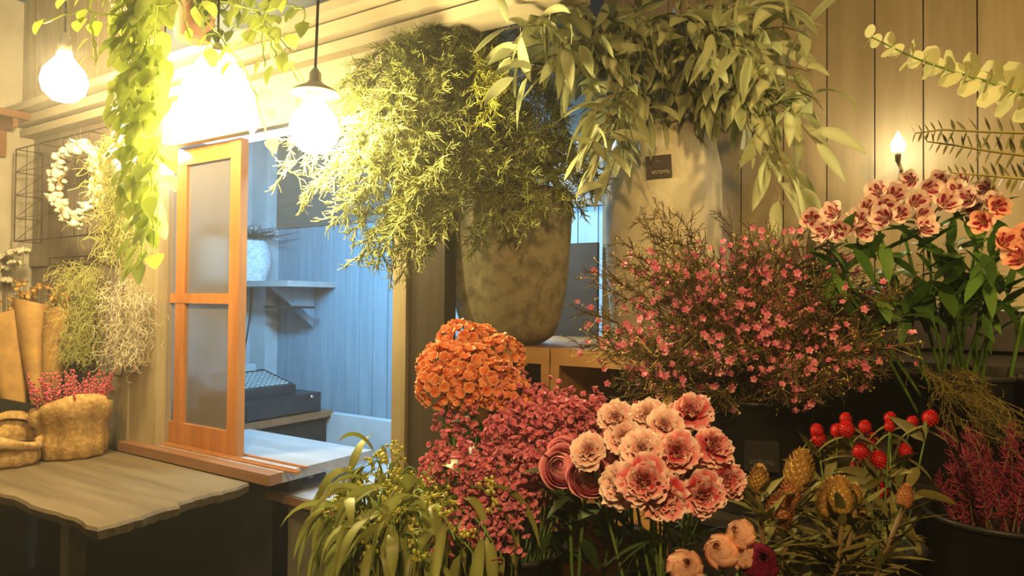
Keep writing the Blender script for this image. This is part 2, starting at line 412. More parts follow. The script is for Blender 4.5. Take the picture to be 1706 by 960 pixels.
def reeded():
    m, nt, b = nodes('reeded_glass'); nt.nodes.remove(b)
    g = N(nt, 'ShaderNodeBsdfRefraction'); g.inputs['Roughness'].default_value = 0.30; g.inputs['IOR'].default_value = 1.12
    g.inputs[0].default_value = (0.55, 0.50, 0.46, 1)
    d = N(nt, 'ShaderNodeBsdfDiffuse'); d.inputs[0].default_value = (0.30, 0.25, 0.20, 1)
    gl = N(nt, 'ShaderNodeBsdfGlossy'); gl.inputs['Roughness'].default_value = 0.18
    tr = N(nt, 'ShaderNodeBsdfTransparent'); tr.inputs[0].default_value = (0.8, 0.8, 0.8, 1)
    a = N(nt, 'ShaderNodeMixShader'); a.inputs[0].default_value = 0.36; c = N(nt, 'ShaderNodeMixShader'); c.inputs[0].default_value = 0.07
    e = N(nt, 'ShaderNodeMixShader'); e.inputs[0].default_value = 0.16
    nt.links.new(g.outputs[0], e.inputs[1]); nt.links.new(tr.outputs[0], e.inputs[2])
    nt.links.new(e.outputs[0], a.inputs[1]); nt.links.new(d.outputs[0], a.inputs[2])
    nt.links.new(a.outputs[0], c.inputs[1]); nt.links.new(gl.outputs[0], c.inputs[2])
    nt.links.new(c.outputs[0], nt.nodes['Material Output'].inputs[0])
    return m
m_glass = reeded()

# ================================================================== THE ROOM
WY = 1.74                     # face of the wall with the hatch
CEIL = 3.1
def boards(mb, axis, a0, a1, step, lo, hi, gap=0.003, j=0.002):
    """upright boards side by side; lo and hi are the other two extents (y or x, z)"""
    x = a0
    while x < a1 - 1e-4:
        w = min(step * U(0.96, 1.04), a1 - x); mb.r = RND(); q = U(-j, j)
        if axis == 0: mb.box((x + gap / 2, lo[0] + q, lo[1]), (x + w - gap / 2, hi[0], hi[1]))
        else: mb.box((lo[0] + q, x + gap / 2, lo[1]), (hi[0], x + w - gap / 2, hi[1]))
        x += w

struct('floor', MB().box((-5.2, -2.6, -0.05), (3.2, 3.4, 0)), m_floor)
struct('ceiling', MB().box((-5.2, -2.6, CEIL), (3.2, 3.4, CEIL + 0.05)), m_upper)
struct('wall_left', MB().box((-4.36, -2.6, 0), (-4.28, 1.9, CEIL)), m_plaster)
struct('wall_right', MB().box((3.0, -2.6, 0), (3.08, 3.2, CEIL)), m_plaster)
struct('wall_rear', MB().box((-4.36, -2.66, 0), (3.08, -2.6, CEIL)), m_dark)

# the wall with the hatch: boards left of it, pilaster, header, lower half coloured dark for the shade under the counter
XJ = hit(271, 500, 1, WY).x; XR = hit(661, 500, 1, WY).x; XR2 = hit(683, 500, 1, WY).x; XP = hit(742, 500, 1, WY).x
w = MB(); boards(w, 0, -4.28, XJ, 0.105, (WY, 0.7), (WY + 0.05, 2.5)); struct('wall_front', w, m_taupe)
w = MB(); w.box((-4.28, WY - 0.012, 1.66), (-3.38, WY, 1.74)); w.box((-4.28, WY - 0.012, 0.80), (-3.38, WY, 0.88)); struct('trim_1', w, m_taupe)
XK = hit(208, 500, 1, WY).x; XK2 = hit(227, 500, 1, WY).x
w = MB(); w.box((XK, WY - 0.03, 0.80), (XK2 - 0.003, WY + 0.05, 2.3)); w.r = 0.2; w.box((XK2, WY - 0.022, 0.80), (XJ, WY + 0.022, 2.3)); struct('trim_2', w, m_jamb)
ZT = 2.165
w = MB(); w.box((XJ - 0.0, WY - 0.02, ZT), (XR2, WY + 0.022, 2.36)); struct('trim_3', w, m_cream)
w = MB()
for z0, z1, dd in ((2.36, 2.40, 0.07), (2.41, 2.455, 0.10), (2.465, 2.50, 0.15)):
    w.r = RND(); w.box((-4.28, WY - dd, z0), (-0.9, WY + 0.05, z1))
struct('trim_4', w, m_cream)
struct('wall_upper', MB().box((-4.28, WY + 0.03, 2.50), (-0.9, WY + 0.09, CEIL)), m_upper)
w = MB(); boards(w, 0, -4.28, -3.05, 0.16, (WY - 0.06, 2.50), (WY + 0.02, CEIL)); struct('trim_12', w, m_jamb)
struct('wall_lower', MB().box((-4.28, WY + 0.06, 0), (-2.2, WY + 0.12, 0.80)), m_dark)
w = MB(); w.box((XR, WY - 0.02, 0), (XR2, WY + 0.05, 2.3)); struct('trim_5', w, m_jamb)
w = MB(); w.box((XR2, WY - 0.005, 0), (XP, WY + 0.055, 2.5)); struct('trim_6', w, m_post)

# the room behind the hatch
IY = 3.1; IX = hit(437, 560, 1, IY).x
w = MB(); boards(w, 0, IX, -1.16, 0.118, (IY, 0), (IY + 0.05, hit(600, 372, 1, IY).z), 0.006); struct('wall_back', w, m_blue)
w = MB(); zt = hit(600, 372, 1, IY).z; w.box((IX, IY - 0.02, zt), (-1.16, IY + 0.05, CEIL)); struct('trim_7', w, m_brownin)
struct('wall_inner', MB().box((IX - 0.05, WY + 0.14, 0), (IX, IY, CEIL)), m_white)
# a pale pier in the corner of the inner room
struct('trim_8', MB().box((IX, IY - 0.10, 0), (IX + 0.16, IY, CEIL)), m_white)
p = hit(500, 690, 1, 2.93)
w = MB(); w.box((IX + 0.7, 2.93, 0.2), (-1.3, 2.99, p.z + 0.03)); struct('baseboard_back', w, m_white)
# the plank wall on the right, its outer edge catching the cool light
PY = 2.60; PX0 = hit(1003, 350, 1, PY).x
w = MB(); boards(w, 0, PX0, 3.0, 0.143, (PY, 0), (PY + 0.03, CEIL), 0.004); struct('wall_right_boards', w, m_plank)
w = MB(); w.box((PX0, PY + 0.03, 0), (3.0, PY + 0.05, CEIL)); w.box((PX0, PY + 0.05, 0), (PX0 + 0.04, IY, CEIL)); struct('trim_9', w, m_white)
struct('trim_added_dark', MB().box((-1.46, 2.56, 0), (PX0 - .001, 2.58, 1.74)), m_darkwood)  # dark panel added so the gap between the big pots reads dark
# low black ledge that runs along the plank wall
a = hit(1545, 517, 1, PY - 0.16)
w = MB(); w.box((a.x - 0.25, PY - 0.16, a.z - 0.115), (3.0, PY, a.z))
struct('trim_10', w, m_darkwood)
w = MB(); w.box((a.x - 0.25, PY - 0.165, a.z), (3.0, PY, a.z + 0.012)); struct('trim_lit_edge', w, m_white)  # white strip stands in for light on the ledge's top edge

# sliding hatch door: frame, muntin, panes of ribbed glass
DY = 1.79
def dx(px, py=500): return hit(px, py, 1, DY).x
dz = lambda px, py: hit(px, py, 1, DY).z
xr0, xr1 = dx(387), dx(404); zb, zt_ = 0.8425, 2.163; xl = dx(262)
mu0, mu1 = dx(296), dx(312)
door = empty('sliding_door', 'orange-brown wooden sliding hatch door with ribbed glass, standing in the window opening', 'door', ((xl + xr1) / 2, DY, zb))
def dbox(name, x0, x1, z0, z1, y0=DY - 0.014, y1=DY + 0.014, mat=m_door):
    mb = MB(); mb.r = U(0, .7); mb.box((x0, y0, z0), (x1, y1, z1)); return part(name, mb, mat, door, smooth=False)
zr = dz(345, 506), dz(345, 489)
dbox('stile', xr0, xr1, zb, zt_, DY - 0.018, DY + 0.018); dbox('stile', xl - 0.06, xl, zb, zt_)
dbox('top_rail', xl, xr0, zt_ - 0.075, zt_); dbox('bottom_rail', xl, xr0, zb, zb + 0.10); dbox('middle_rail', xl, xr0, zr[0], zr[1])
dbox('muntin', mu0, mu1, zb + 0.10, zt_ - 0.075, DY - 0.012, DY + 0.010)
def reed_pane(x0, x1, z0, z1):
    mb = MB(); n = max(6, int((x1 - x0) / 0.0045)); vs = []
    for k in range(n + 1):
        x = x0 + (x1 - x0) * k / n; y = DY + 0.001 + (0.0012 if k % 2 else 0)
        vs += [(x, y, z0), (x, y, z1)]
    mb.add(vs, [(2 * k, 2 * k + 2, 2 * k + 3, 2 * k + 1) for k in range(n)])
    return part('pane', mb, m_glass, door, label='ribbed translucent glass pane')
for x0, x1 in ((xl, mu0), (mu1, xr0)):
    reed_pane(x0, x1, zb + 0.10, zr[0]); reed_pane(x0, x1, zr[1], zt_ - 0.075)

# hatch counter, its track, and the sill board in front
xe = hit(612, 757, 2, 0.84).x
xe -= 0.035
hc = empty('hatch_counter', 'grey wooden counter slab running through the hatch under the sliding door', 'counter', (-2.9, 1.93, 0.802))
mb = MB(); mb.r = 0.0; mb.box((XJ + .002, 1.725, 0.802), (xe, 2.2, 0.842)); part('slab', mb, m_slab, hc, smooth=False)
mb = MB(); mb.r = 0.0; mb.box((XK2 + .002, 1.667, 0.802), (xe, 1.724, 0.842)); part('front_board', mb, m_sill, hc, smooth=False, label='reddish front board')
xt = hit(484, 788, 2, 0.85).x
tr = empty('door_track', 'thin reddish wooden track strips on the counter in front of the hatch', 'track', (-2.9, 1.77, 0.843))
for y in (1.735, 1.757, 1.812):
    mb = MB(); mb.box((XJ + .01, y, 0.8425), (xt + (1.765 - y) * 0.5, y + 0.010, 0.850)); part('strip', mb, m_door, tr, smooth=False)

# rough worktable on the left, made of three boards with a broken edge
tb = empty('worktable', 'rough brown wooden table with a chipped edge, left of the hatch', 'table', (-3.0, 1.38, 0.0))
xt0, xt1 = -4.27, hit(410, 805, 2, 0.80).x
mb = MB(); n = 26; edge = []
for k in range(n + 1):
    t = k / n; edge.append((xt1 + 0.075 * (1 - t) + (0.012 * math.sin(9 * t) + U(-0.008, 0.008)) + (0.02 if 0.42 < t < 0.5 else 0), 1.085 + 0.575 * t))
front = [(xt0 + (xt1 + 0.07 - xt0) * k / 40, 1.085 + 0.008 * math.sin(k * .9) + U(-0.005, 0.005)) for k in range(40)]
outline = front + edge + [(xt0, 1.66)]
m_ = len(outline)
top = [(x, y, 0.80) for x, y in outline]; rim = [(x + (0.006 if x > xt1 - .05 else 0), y - (0.006 if y < 1.1 else 0), 0.790) for x, y in outline]; bot = [(x - 0.004, y + 0.004, 0.762 + U(-0.003, 0.003)) for x, y in outline]
mb.r = 0.1
mb.add(top + rim + bot, [tuple(range(m_))] + [(i, i + m_, (i + 1) % m_ + m_, (i + 1) % m_) for i in range(m_)] + [(i + m_, i + 2 * m_, (i + 1) % m_ + 2 * m_, (i + 1) % m_ + m_) for i in range(m_)] + [tuple(range(2 * m_, 3 * m_))[::-1]])
part('tabletop', mb, m_table, tb, smooth=False)
lx = hit(123, 880, 1, 1.16).x
part('ledger', MB().box((xt0, 1.60, 0.70), (-2.5, WY - 0.001, 0.762)), m_table, tb, smooth=False)
for x, y in ((lx, 1.16), (-4.18, 1.16)):
    mb = MB(); mb.box((x - 0.028, y - 0.028, 0), (x + 0.028, y + 0.028, 0.765)); part('leg', mb, m_table, tb, smooth=False)

# low cabinet right of the counter
cx0 = hit(452, 812, 1, 1.80).x
cab = empty('low_cabinet', 'low olive plywood cabinet standing under the end of the hatch counter', 'cabinet', (-1.95, 2.0, 0))
mb = MB(); mb.box((cx0 + 0.01, 1.80, 0.01), (XR - 0.005, 1.82, 0.705)); part('front_panel', mb, m_panel, cab, smooth=False)
part('side_panel', MB().box((cx0 + 0.01, 1.82, 0.01), (cx0 + 0.03, 2.4, 0.705)), m_panel, cab, smooth=False)
part('side_panel', MB().box((XR - 0.03, 1.82, 0.01), (XR - 0.005, 2.4, 0.705)), m_panel, cab, smooth=False)
mb = MB(); mb.box((cx0, 1.785, 0.706), (XR - 0.004, 2.45, 0.74)); part('cabinet_top', mb, m_slab, cab, smooth=False)
mb = MB(); mb.box((cx0, 1.772, 0.706), (XR - 0.004, 1.784, 0.736)); part('edge_strip', mb, m_sill, cab, smooth=False)

# till table with cash drawer and register
tt = empty('till_table', 'dark wooden side table carrying the cash register behind the hatch', 'table', (-3.7, 2.6, 0))
tx = hit(505, 692, 2, 0.82).x
mb = MB(); mb.box((IX + 0.17, 2.3, 0.785), (tx, 2.95, 0.82)); part('tabletop', mb, m_sill, tt, smooth=False)
mb = MB(); mb.box((IX + 0.2, 2.33, 0.62), (tx - 0.03, 2.92, 0.785)); part('apron', mb, m_darkwood, tt, smooth=False)
for x in (IX + 0.22, tx - 0.06):
    for y in (2.35, 2.9):
        mb = MB(); mb.box((x - .025, y - .025, 0), (x + .025, y + .025, 0.62)); part('leg', mb, m_darkwood, tt, smooth=False)
dr = empty('cash_box', 'black metal cash drawer under the register behind the hatch', 'cash drawer', (tx - 0.24, 2.6, 0.82))
mb = MB(); mb.box((tx - 0.44, 2.34, 0.825), (tx - 0.035, 2.88, 0.935)); part('body', mb, m_black, dr, smooth=False)
mb = MB(); mb.box((tx - 0.035, 2.36, 0.832), (tx - 0.027, 2.86, 0.905)); part('drawer_front', mb, m_black, dr, smooth=False)
mb = MB(); mb.tube([(tx - 0.027, 2.80, 0.915), (tx - 0.018, 2.80, 0.915)], 0.012, 12, True); part('lock', mb, m_steel, dr)
for y in (2.34, 2.85): part('foot', MB().box((tx - 0.44, y, 0.8205), (tx - 0.035, y + .03, 0.825)), m_black, dr, smooth=False)
cr = empty('cash_register', 'black cash register with grey keys on top of the cash drawer', 'cash register', (tx - 0.27, 2.58, 0.936))
def wedge(mb, x0, x1, y0, y1, z0, za, zb2):
    mb.add([(x0, y0, z0), (x1, y0, z0), (x1, y1, z0), (x0, y1, z0), (x0, y0, zb2), (x1, y0, za), (x1, y1, za), (x0, y1, zb2)],
           [(0, 3, 2, 1), (4, 5, 6, 7), (0, 1, 5, 4), (1, 2, 6, 5), (2, 3, 7, 6), (3, 0, 4, 7)])
mb = MB(); wedge(mb, tx - 0.42, tx - 0.12, 2.40, 2.76, 0.9365, 0.985, 1.06); part('body', mb, m_black, cr, smooth=False)
mb = MB()
for i in range(7):
    for k in range(9):
        x = tx - 0.37 + i * 0.034; y = 2.43 + k * 0.034; z = 1.06 - (x - (tx - 0.42)) * 0.25
        mb.box((x, y, z - 0.004), (x + 0.022, y + 0.024, z + 0.006))
part('keys', mb, m_key, cr, smooth=False)
mb = MB(); mb.box((tx - 0.42, 2.48, 1.058), (tx - 0.385, 2.68, 1.10)); part('display', mb, m_key, cr, smooth=False)

# inner shelf with bracket, basket, paper, twigs
sx = hit(497, 470, 1, 2.80).x; sz = hit(497, 468, 1, 2.80).z
sh = empty('wall_shelf', 'grey wooden shelf on a bracket in the room behind the hatch', 'shelf', (-3.7, 2.95, sz))
mb = MB(); mb.box((IX + 0.165, 2.72, sz - 0.035), (sx, IY - 0.001, sz)); part('board', mb, m_slab, sh, smooth=False)
mb = MB(); x = sx - 0.22
mb.add([(x, 2.76, sz - .036), (x, 3.09, sz - .036), (x, 3.09, sz - .30), (x + .03, 2.76, sz - .036), (x + .03, 3.09, sz - .036), (x + .03, 3.09, sz - .30)], [(0, 1, 2), (3, 5, 4), (0, 2, 5, 3), (0, 3, 4, 1), (1, 4, 5, 2)])
part('bracket', mb, m_blue, sh, smooth=False)
mb = MB(); mb.box((sx - 0.40, 2.86, sz - 0.17), (sx - 0.05, 2.97, sz - 0.155)); part('lower_board', mb, m_darkwood, sh, smooth=False)
def knit_jar(c, r, h):
    j = empty('woven_basket', 'white woven basket vase on the shelf behind the hatch', 'basket', c)
    mb = MB(); prof = [(r * .75, 0)]
    for k in range(1, 30):
        t = k / 30; prof.append((r * (0.75 + 0.25 * math.sin(PI * t)) * (1 + (0.035 if k % 2 else -0.02)), h * t))
    prof += [(r * .72, h), (r * .68, h - .01), (r * .6, h * .5)]
    mb.lathe(prof, c, 36, 0, rib=0.03); part('body', mb, m_knit, j)
cb = hit(418, 462, 1, 2.86); knit_jar(V((cb.x, 2.86, sz + .001)), 0.125, 0.27)
tw = MB(); a0 = V((cb.x, 2.88, sz + .272))
for k in range(46):
    b = a0 + V((U(-.02, .10), U(-.1, .1), U(.015, .07))); e = b + V((U(.10, .30), U(-.2, .08), U(-.03, .04)))
    tw.tube([a0 + V((U(-.07, .02), U(-.05, .05), U(0.015, .03))), b, e], [.0035, .003, .0015], 4)
solo('twig_bundle', tw, plant('dark_twig', (.10, .11, .12), (.2, .2, .2), trans=0, rough=.8), 'bundle of thin dark twigs lying across the white woven basket', 'twigs', a0)
pp = MB(); q0 = hit(411, 400, 1, 3.0); q1 = hit(441, 314, 1, 3.0)
pp.add([(q0.x - .2, 3.03, sz + 0.30), (q1.x, 3.03, sz + 0.30), (q1.x + .03, 3.02, q1.z), (q0.x - .2, 3.02, q1.z + .03), (q0.x - .2, 3.05, sz + 0.30), (q1.x, 3.05, sz + 0.30), (q1.x + .03, 3.04, q1.z), (q0.x - .2, 3.04, q1.z + .03)], [(0, 1, 2, 3), (7, 6, 5, 4), (0, 4, 5, 1), (1, 5, 6, 2), (2, 6, 7, 3), (3, 7, 4, 0)])
pp.box((q0.x - .2, 3.025, sz + 0.001), (q0.x - .17, 3.045, sz + 0.31)); pp.box((q1.x - .03, 3.025, sz + .001), (q1.x, 3.045, sz + 0.31))
solo('paper_board', pp, m_white, 'white board standing behind the woven basket on the shelf', 'board', (q0.x - .05, 3.03, sz), smooth=False)
cp = hit(408, 560, 1, 2.93)
solo('power_cord', MB().tube(bez((cp.x + .02, 2.96, sz - .04), (cp.x + .04, 2.95, 1.3), (cp.x - .03, 2.90, 0.96), 10), .005, 5), m_cord, 'thin black cord hanging from the inner shelf to the register', 'cord', (cp.x, 2.93, .96))
# fluorescent batten over the hatch inside
fl = empty('strip_lamp', 'cool white strip lamp mounted behind the hatch header', 'lamp', (STRIP[0], 1.93, 2.25))
part('housing', MB().box((STRIP[0] - .62, 1.89, 2.22), (STRIP[0] + .62, 1.97, 2.27)), m_white, fl, smooth=False)
for x in (STRIP[0] - .4, STRIP[0] + .4): part('bracket', MB().box((x - .02, WY + .022, 2.23), (x + .02, 1.89, 2.26)), m_steel, fl, smooth=False)
part('tube', MB().tube([(STRIP[0] - .6, 1.93, 2.205), (STRIP[0] + .6, 1.93, 2.205)], .012, 10, True), m_tube, fl)

# shelf on the left wall with its bracket
z0 = hit(95, 200, 0, -4.12).z
ls = empty('high_shelf', 'narrow brown shelf on a bracket high on the left wall', 'shelf', (-4.2, 0.9, 2.3))
zs = at(40, 172, 3.35).z
part('board', MB().box((-4.279, 0.0, zs - .015), (-4.08, WY - .02, zs + .02)), m_sill, ls, smooth=False)
b = hit(12, 205, 0, -4.2); part('bracket', MB().box((-4.279, b.y - .015, zs - .20), (-4.24, b.y + .015, zs - .015)).box((-4.24, b.y - .012, zs - .06), (-4.10, b.y + .012, zs - .016)), m_sill, ls, smooth=False)

# ================================================================== WIRE GRIDS
def grid(name, label, px0, px1, ytop, ybot, Y, nx, nz, wing):
    x0, x1 = hit(px0, ytop, 1, Y).x, hit(px1, ytop, 1, Y).x; z1 = hit(px0, ytop, 1, Y).z; z0 = hit(px0, ybot, 1, Y).z
    g = empty(name, label, 'wire grid', ((x0 + x1) / 2, Y, z0))
    mb = MB(); mb.tube([(x0, Y, z0), (x1, Y, z0)], .004, 6).tube([(x0, Y, z1), (x1, Y, z1)], .004, 6)
    mb.tube([(x0, Y, z0), (x0, Y, z1)], .004, 6).tube([(x1, Y, z0), (x1, Y, z1)], .004, 6)
    part('rim', mb, m_wire, g); mb = MB()
    for k in range(1, nx): x = x0 + (x1 - x0) * k / nx; mb.tube([(x, Y, z0), (x, Y, z1)], .002, 4)
    for k in range(1, nz): z = z0 + (z1 - z0) * k / nz; mb.tube([(x0, Y, z), (x1, Y, z)], .002, 4)
    part('mesh_wires', mb, m_wire, g)
    if wing:
        mb = MB()
        for k in range(nz + 1):
            z = z0 + (z1 - z0) * k / nz; mb.tube([(x0, Y, z), (x0, Y + wing, z)], .0025, 4)
            if k < nz: mb.tube([(x0, Y, z), (x0, Y + wing, z + (z1 - z0) / nz)], .0018, 4)
        mb.tube([(x0, Y + wing, z0), (x0, Y + wing, z1)], .003, 5)
        for k in range(0, nx + 1, 2):
            x = x0 + (x1 - x0) * k / nx; mb.tube([(x, Y, z1), (x, Y + wing, z1)], .0025, 4)
        part('side_wires', mb, m_wire, g)
    else:
        for x in (x0 + .03, x1 - .03): part('hook', MB().tube([(x, Y, z1), (x, WY - .001, z1 + .002)], .003, 5), m_wire, g)
    return x0, x1, z0, z1
GU = grid('wire_grid', 'deep rusty wire grid basket on the boards, upper one holding the wreath', 27, 196, 249, 402, WY - .13, 8, 4, .125)
GL = grid('wire_grid', 'flat rusty wire grid on the boards, lower one behind the hanging moss', 83, 206, 430, 612, WY - .04, 6, 4, 0)

# ================================================================== LAMPS
def pendant_bulb(px, py, d, R, label, cord_label=None, disc=False, top=CEIL, bend=0):
    c = at(px, py, d); o = empty('pendant_lamp', label, 'lamp', (c.x, c.y, top - .001))
    b = MB(); prof = [(0.0001, -R), (R * .5, -R * .87), (R * .87, -R * .5), (R, 0), (R * .87, R * .5), (R * .55, R * .9), (R * .33, R * 1.2), (R * .3, R * 1.4)]
    b.lathe(prof, c, 28); part('bulb', b, m_bulb, o)
    b = MB(); s = R * 1.38
    b.lathe([(.018, s - .01), (.022, s), (.022, s + .035), (.016, s + .04), (.016, s + .06), (.006, s + .075)], c, 20); part('socket', b, m_steel, o)
    if disc:
        b = MB(); b.lathe([(.02, s + .034), (.060, s + .012), (.064, s + .004), (.060, s + .008), (.018, s + .03)], c, 32); part('collar', b, m_steel, o)
    b = MB(); b.tube(bez(c + V((0, 0, s + .07)), c + V((bend, 0, (s + top - c.z) / 2)), (c.x + bend * .4, c.y, top), 10), .004, 6); part('cord', b, m_cord, o)
    b = MB(); b.lathe([(.03, -.001), (.03, -.02), (.008, -.03)], (c.x + bend * .4, c.y, top), 16); part('ceiling_rose', b, m_steel, o)
    return c
pendant_bulb(107, 136, 2.55, .078, 'bare glowing bulb hanging over the worktable at far left')
B3 = pendant_bulb(524, 216, 1.85, .066, 'bare glowing bulb on a black cord in front of the hatch header', disc=True, bend=.02)
# milk-glass dome pendant
c = at(362, 150, 2.15); R = .112
dome = empty('pendant_lamp', 'white milk-glass dome pendant glowing in front of the hatch', 'lamp', (c.x, c.y, CEIL - .001))
mb = MB(); hh = at(362, 88, 2.15).z - c.z; lo = at(362, 194, 2.15).z - c.z
prof = [(R, lo), (R * .99, lo + .03), (R * .93, lo + .08), (R * .80, lo + .12), (R * .62, lo + .145), (R * .56, lo + .16), (R * .56, hh - .05), (R * .45, hh - .02), (R * .25, hh), (.012, hh + .004)]
mb.lathe(prof[::-1] + [(R + .012, lo - .004), (R + .012, lo - .008), (R - .004, lo)], c, 40)
m_milk, nt_, b_ = nodes('milk_glass'); b_.inputs['Base Color'].default_value = (.92, .88, .78, 1); b_.inputs['Emission Color'].default_value = (1, .82, .5, 1); b_.inputs['Emission Strength'].default_value = 5.0; b_.inputs['Roughness'].default_value = .3
part('shade', mb, m_milk, dome)
mb = MB(); mb.ball(c + V((0, 0, lo + .055)), .042, 16, 12); part('bulb', mb, m_bulb, dome)
mb = MB(); mb.lathe([(.02, lo + .09), (.02, hh + .003), (.012, hh + .03)], c, 12); part('socket', mb, m_steel, dome)
mb = MB(); mb.tube([c + V((0, 0, hh + .02)), V((c.x, c.y, CEIL))], .004, 6); part('cord', mb, m_cord, dome)
# small bare bulb before the plank wall
c = hit(1496, 243, 1, PY - .15)
o = empty('wall_lamp', 'tiny bare bulb shining against the plank wall on the right', 'lamp', (c.x, PY - .001, c.z - .05))
mb = MB(); mb.lathe([(.0001, -.024), (.015, -.018), (.021, 0), (.016, .016), (.006, .034), (.0005, .045)], c, 14); part('bulb', mb, m_star, o)
mb = MB(); mb.lathe([(.0001, -.050), (.008, -.050), (.009, -.020)], c, 14); part('socket', mb, m_steel, o)
mb = MB(); mb.tube([(c.x, c.y, c.z - .05), (c.x, PY - .002, c.z - .05)], .006, 6, True); part('arm', mb, m_steel, o)

# ================================================================== CRATES AND BIG POTS
CZ = 1.353; CY0 = 1.85; CY1 = 2.52
cxs = (hit(745, 620, 1, CY0).x, hit(916, 620, 1, CY0).x, hit(1122, 640, 1, CY0).x)
def crate(x0, x1, z0, z1, label):
    g = empty('wooden_crate', label, 'crate', ((x0 + x1) / 2, (CY0 + CY1) / 2, z0), 'open-fronted wooden crates')
    t = .014; x0 += .002; x1 -= .002
    def pt(nm, a, b, s=0): mb = MB(); mb.r = U(0, .8); mb.box(a, b); part(nm, mb, m_crate, g, smooth=False)
    pt('side_panel', (x0, CY0 + .012, z0), (x0 + t, CY1, z1 - t)); pt('side_panel', (x1 - t, CY0 + .012, z0), (x1, CY1, z1 - t))
    pt('top_panel', (x0, CY0, z1 - t), (x1, CY1, z1)); pt('bottom_panel', (x0 + t, CY0 + .012, z0), (x1 - t, CY1, z0 + t))
    pt('back_panel', (x0 + t, CY1 - t, z0 + t), (x1 - t, CY1, z1 - t))
    pt('front_rail', (x0 + .001, CY0, z1 - .050), (x1 - .001, CY0 + .012, z1 - t))
    pt('front_upright', (x0, CY0, z0), (x0 + .030, CY0 + .012, z1 - .050)); pt('front_upright', (x1 - .030, CY0, z0), (x1, CY0 + .012, z1 - .050))
    pt('front_rail', (x0 + .030, CY0, z0), (x1 - .030, CY0 + .012, z0 + .030))
zc = [0.001, .452, .903, CZ]
for i, col_ in enumerate(('left', 'right')):
    for k in range(3):
        crate(cxs[i], cxs[i + 1], zc[k], zc[k + 1] - .001, 'open pine crate, %s of the %s stack under the big planters' % (('lowest', 'middle', 'topmost')[k], col_))
cx2 = cxs[2] + .92
mb = MB(); mb.box((cxs[2] + .004, CY0 + .15, CZ - .05), (cx2, CY1, CZ)); mb.box((cxs[2] + .004, CY0 + .15, 0), (cxs[2] + .05, CY1, CZ - .05)); mb.box((cx2 - .05, CY0 + .15, 0), (cx2, CY1, CZ - .05))
solo('display_bench', mb, m_darkwood, 'dark wooden bench standing right of the pine crates', 'bench', (cxs[2] + .4, 2.2, 0), smooth=False)

c1 = at(849, 480, 2.35); PC = V((c1.x, c1.y, CZ))
def zat(py, d): return EYE.z + ray(853, py).z * d
prof = [(.095, 0), (.118, .006)]
for py, w in ((560, 148), (540, 164), (520, 176), (480, 190), (440, 198), (400, 204), (360, 207), (320, 206)):
    prof.append((w / 2 / FPX * 2.35, zat(py, 2.28) - CZ))
rt = prof[-1][1]; rr = prof[-1][0]
prof += [(rr - .006, rt + .008), (rr - .022, rt + .004), (rr - .028, rt - .05)]
pl = empty('round_planter', 'big mottled concrete planter with rounded bottom, full of feathery green', 'planter', PC)
mb = MB(); mb.lathe(prof, PC, 56, .008); part('pot', mb, m_concrete, pl)
mb = MB(); mb.lathe([(.0001, rt - .03), (rr - .025, rt - .03)], PC, 40); part('soil', mb, m_soil, pl)
c2 = at(1104, 480, 2.42); QC = V((c2.x, c2.y, CZ)); QT = zat(197, 2.30) - CZ
tp = empty('tall_planter', 'tall pale cement planter with a black price tag, full of eucalyptus', 'planter', QC)
R2 = 191 / 2 / FPX * 2.42
mb = MB(); mb.lathe([(R2 * .82, 0), (R2 * .86, .01), (R2 * .97, QT * .3), (R2, QT * .6), (R2 * .985, QT * .8), (R2 * .88, QT * .93), (R2 * .74, QT), (R2 * .70, QT), (R2 * .70, QT - .05)], QC, 56, .005); part('pot', mb, m_concrete2, tp)
mb = MB(); mb.lathe([(.0001, QT - .04), (R2 * .72, QT - .04)], QC, 30); part('soil', mb, m_soil, tp)
# the price tag fixed on its face
tg = at(1091, 277, 2.42 - R2 * .99); nd = V((EYE.x - QC.x, EYE.y - QC.y, 0)).normalized(); nd = Quaternion(Z, math.radians(-4)) @ nd
tg = V((QC.x, QC.y, tg.z)) + nd * (R2 + .004); sx_ = Z.cross(nd).normalized()
tagr = empty('price_tag', 'small black price tag with pale writing on the tall cement planter', 'price tag', tg)
ru = Quaternion(nd, math.radians(3)) @ Z; rx = ru.cross(nd)
mb = MB(); mb.obox(tg, (rx, ru, nd), (.082, .074, .004)); part('card', mb, m_chalk, tagr, smooth=False)
def text(body, size, loc, parent, X, Yv, mat, name='lettering'):
    cu = bpy.data.curves.new(name, 'FONT'); cu.body = body; cu.size = size; cu.align_x = 'CENTER'; cu.align_y = 'CENTER'; cu.extrude = .0003
    o = bpy.data.objects.new(name, cu); COL.objects.link(o); cu.materials.append(mat); o.parent = parent
    me = bpy.data.meshes.new_from_object(o); bpy.data.objects.remove(o); o = bpy.data.objects.new(name, me); COL.objects.link(o); o.parent = parent
    X = V(X).normalized(); Yv = V(Yv).normalized(); Zv = X.cross(Yv)
    o.rotation_mode = 'QUATERNION'; o.rotation_quaternion = Matrix((X, Yv, Zv)).transposed().to_quaternion(); o.location = V(loc) - parent_world(parent); return o
text('¥570/Ma', .016, tg + nd * .0025 - ru * .018 + rx * .006, tagr, rx, ru, m_ink); text('-----', .010, tg + nd * .0025 + ru * .018, tagr, rx, ru, m_ink)

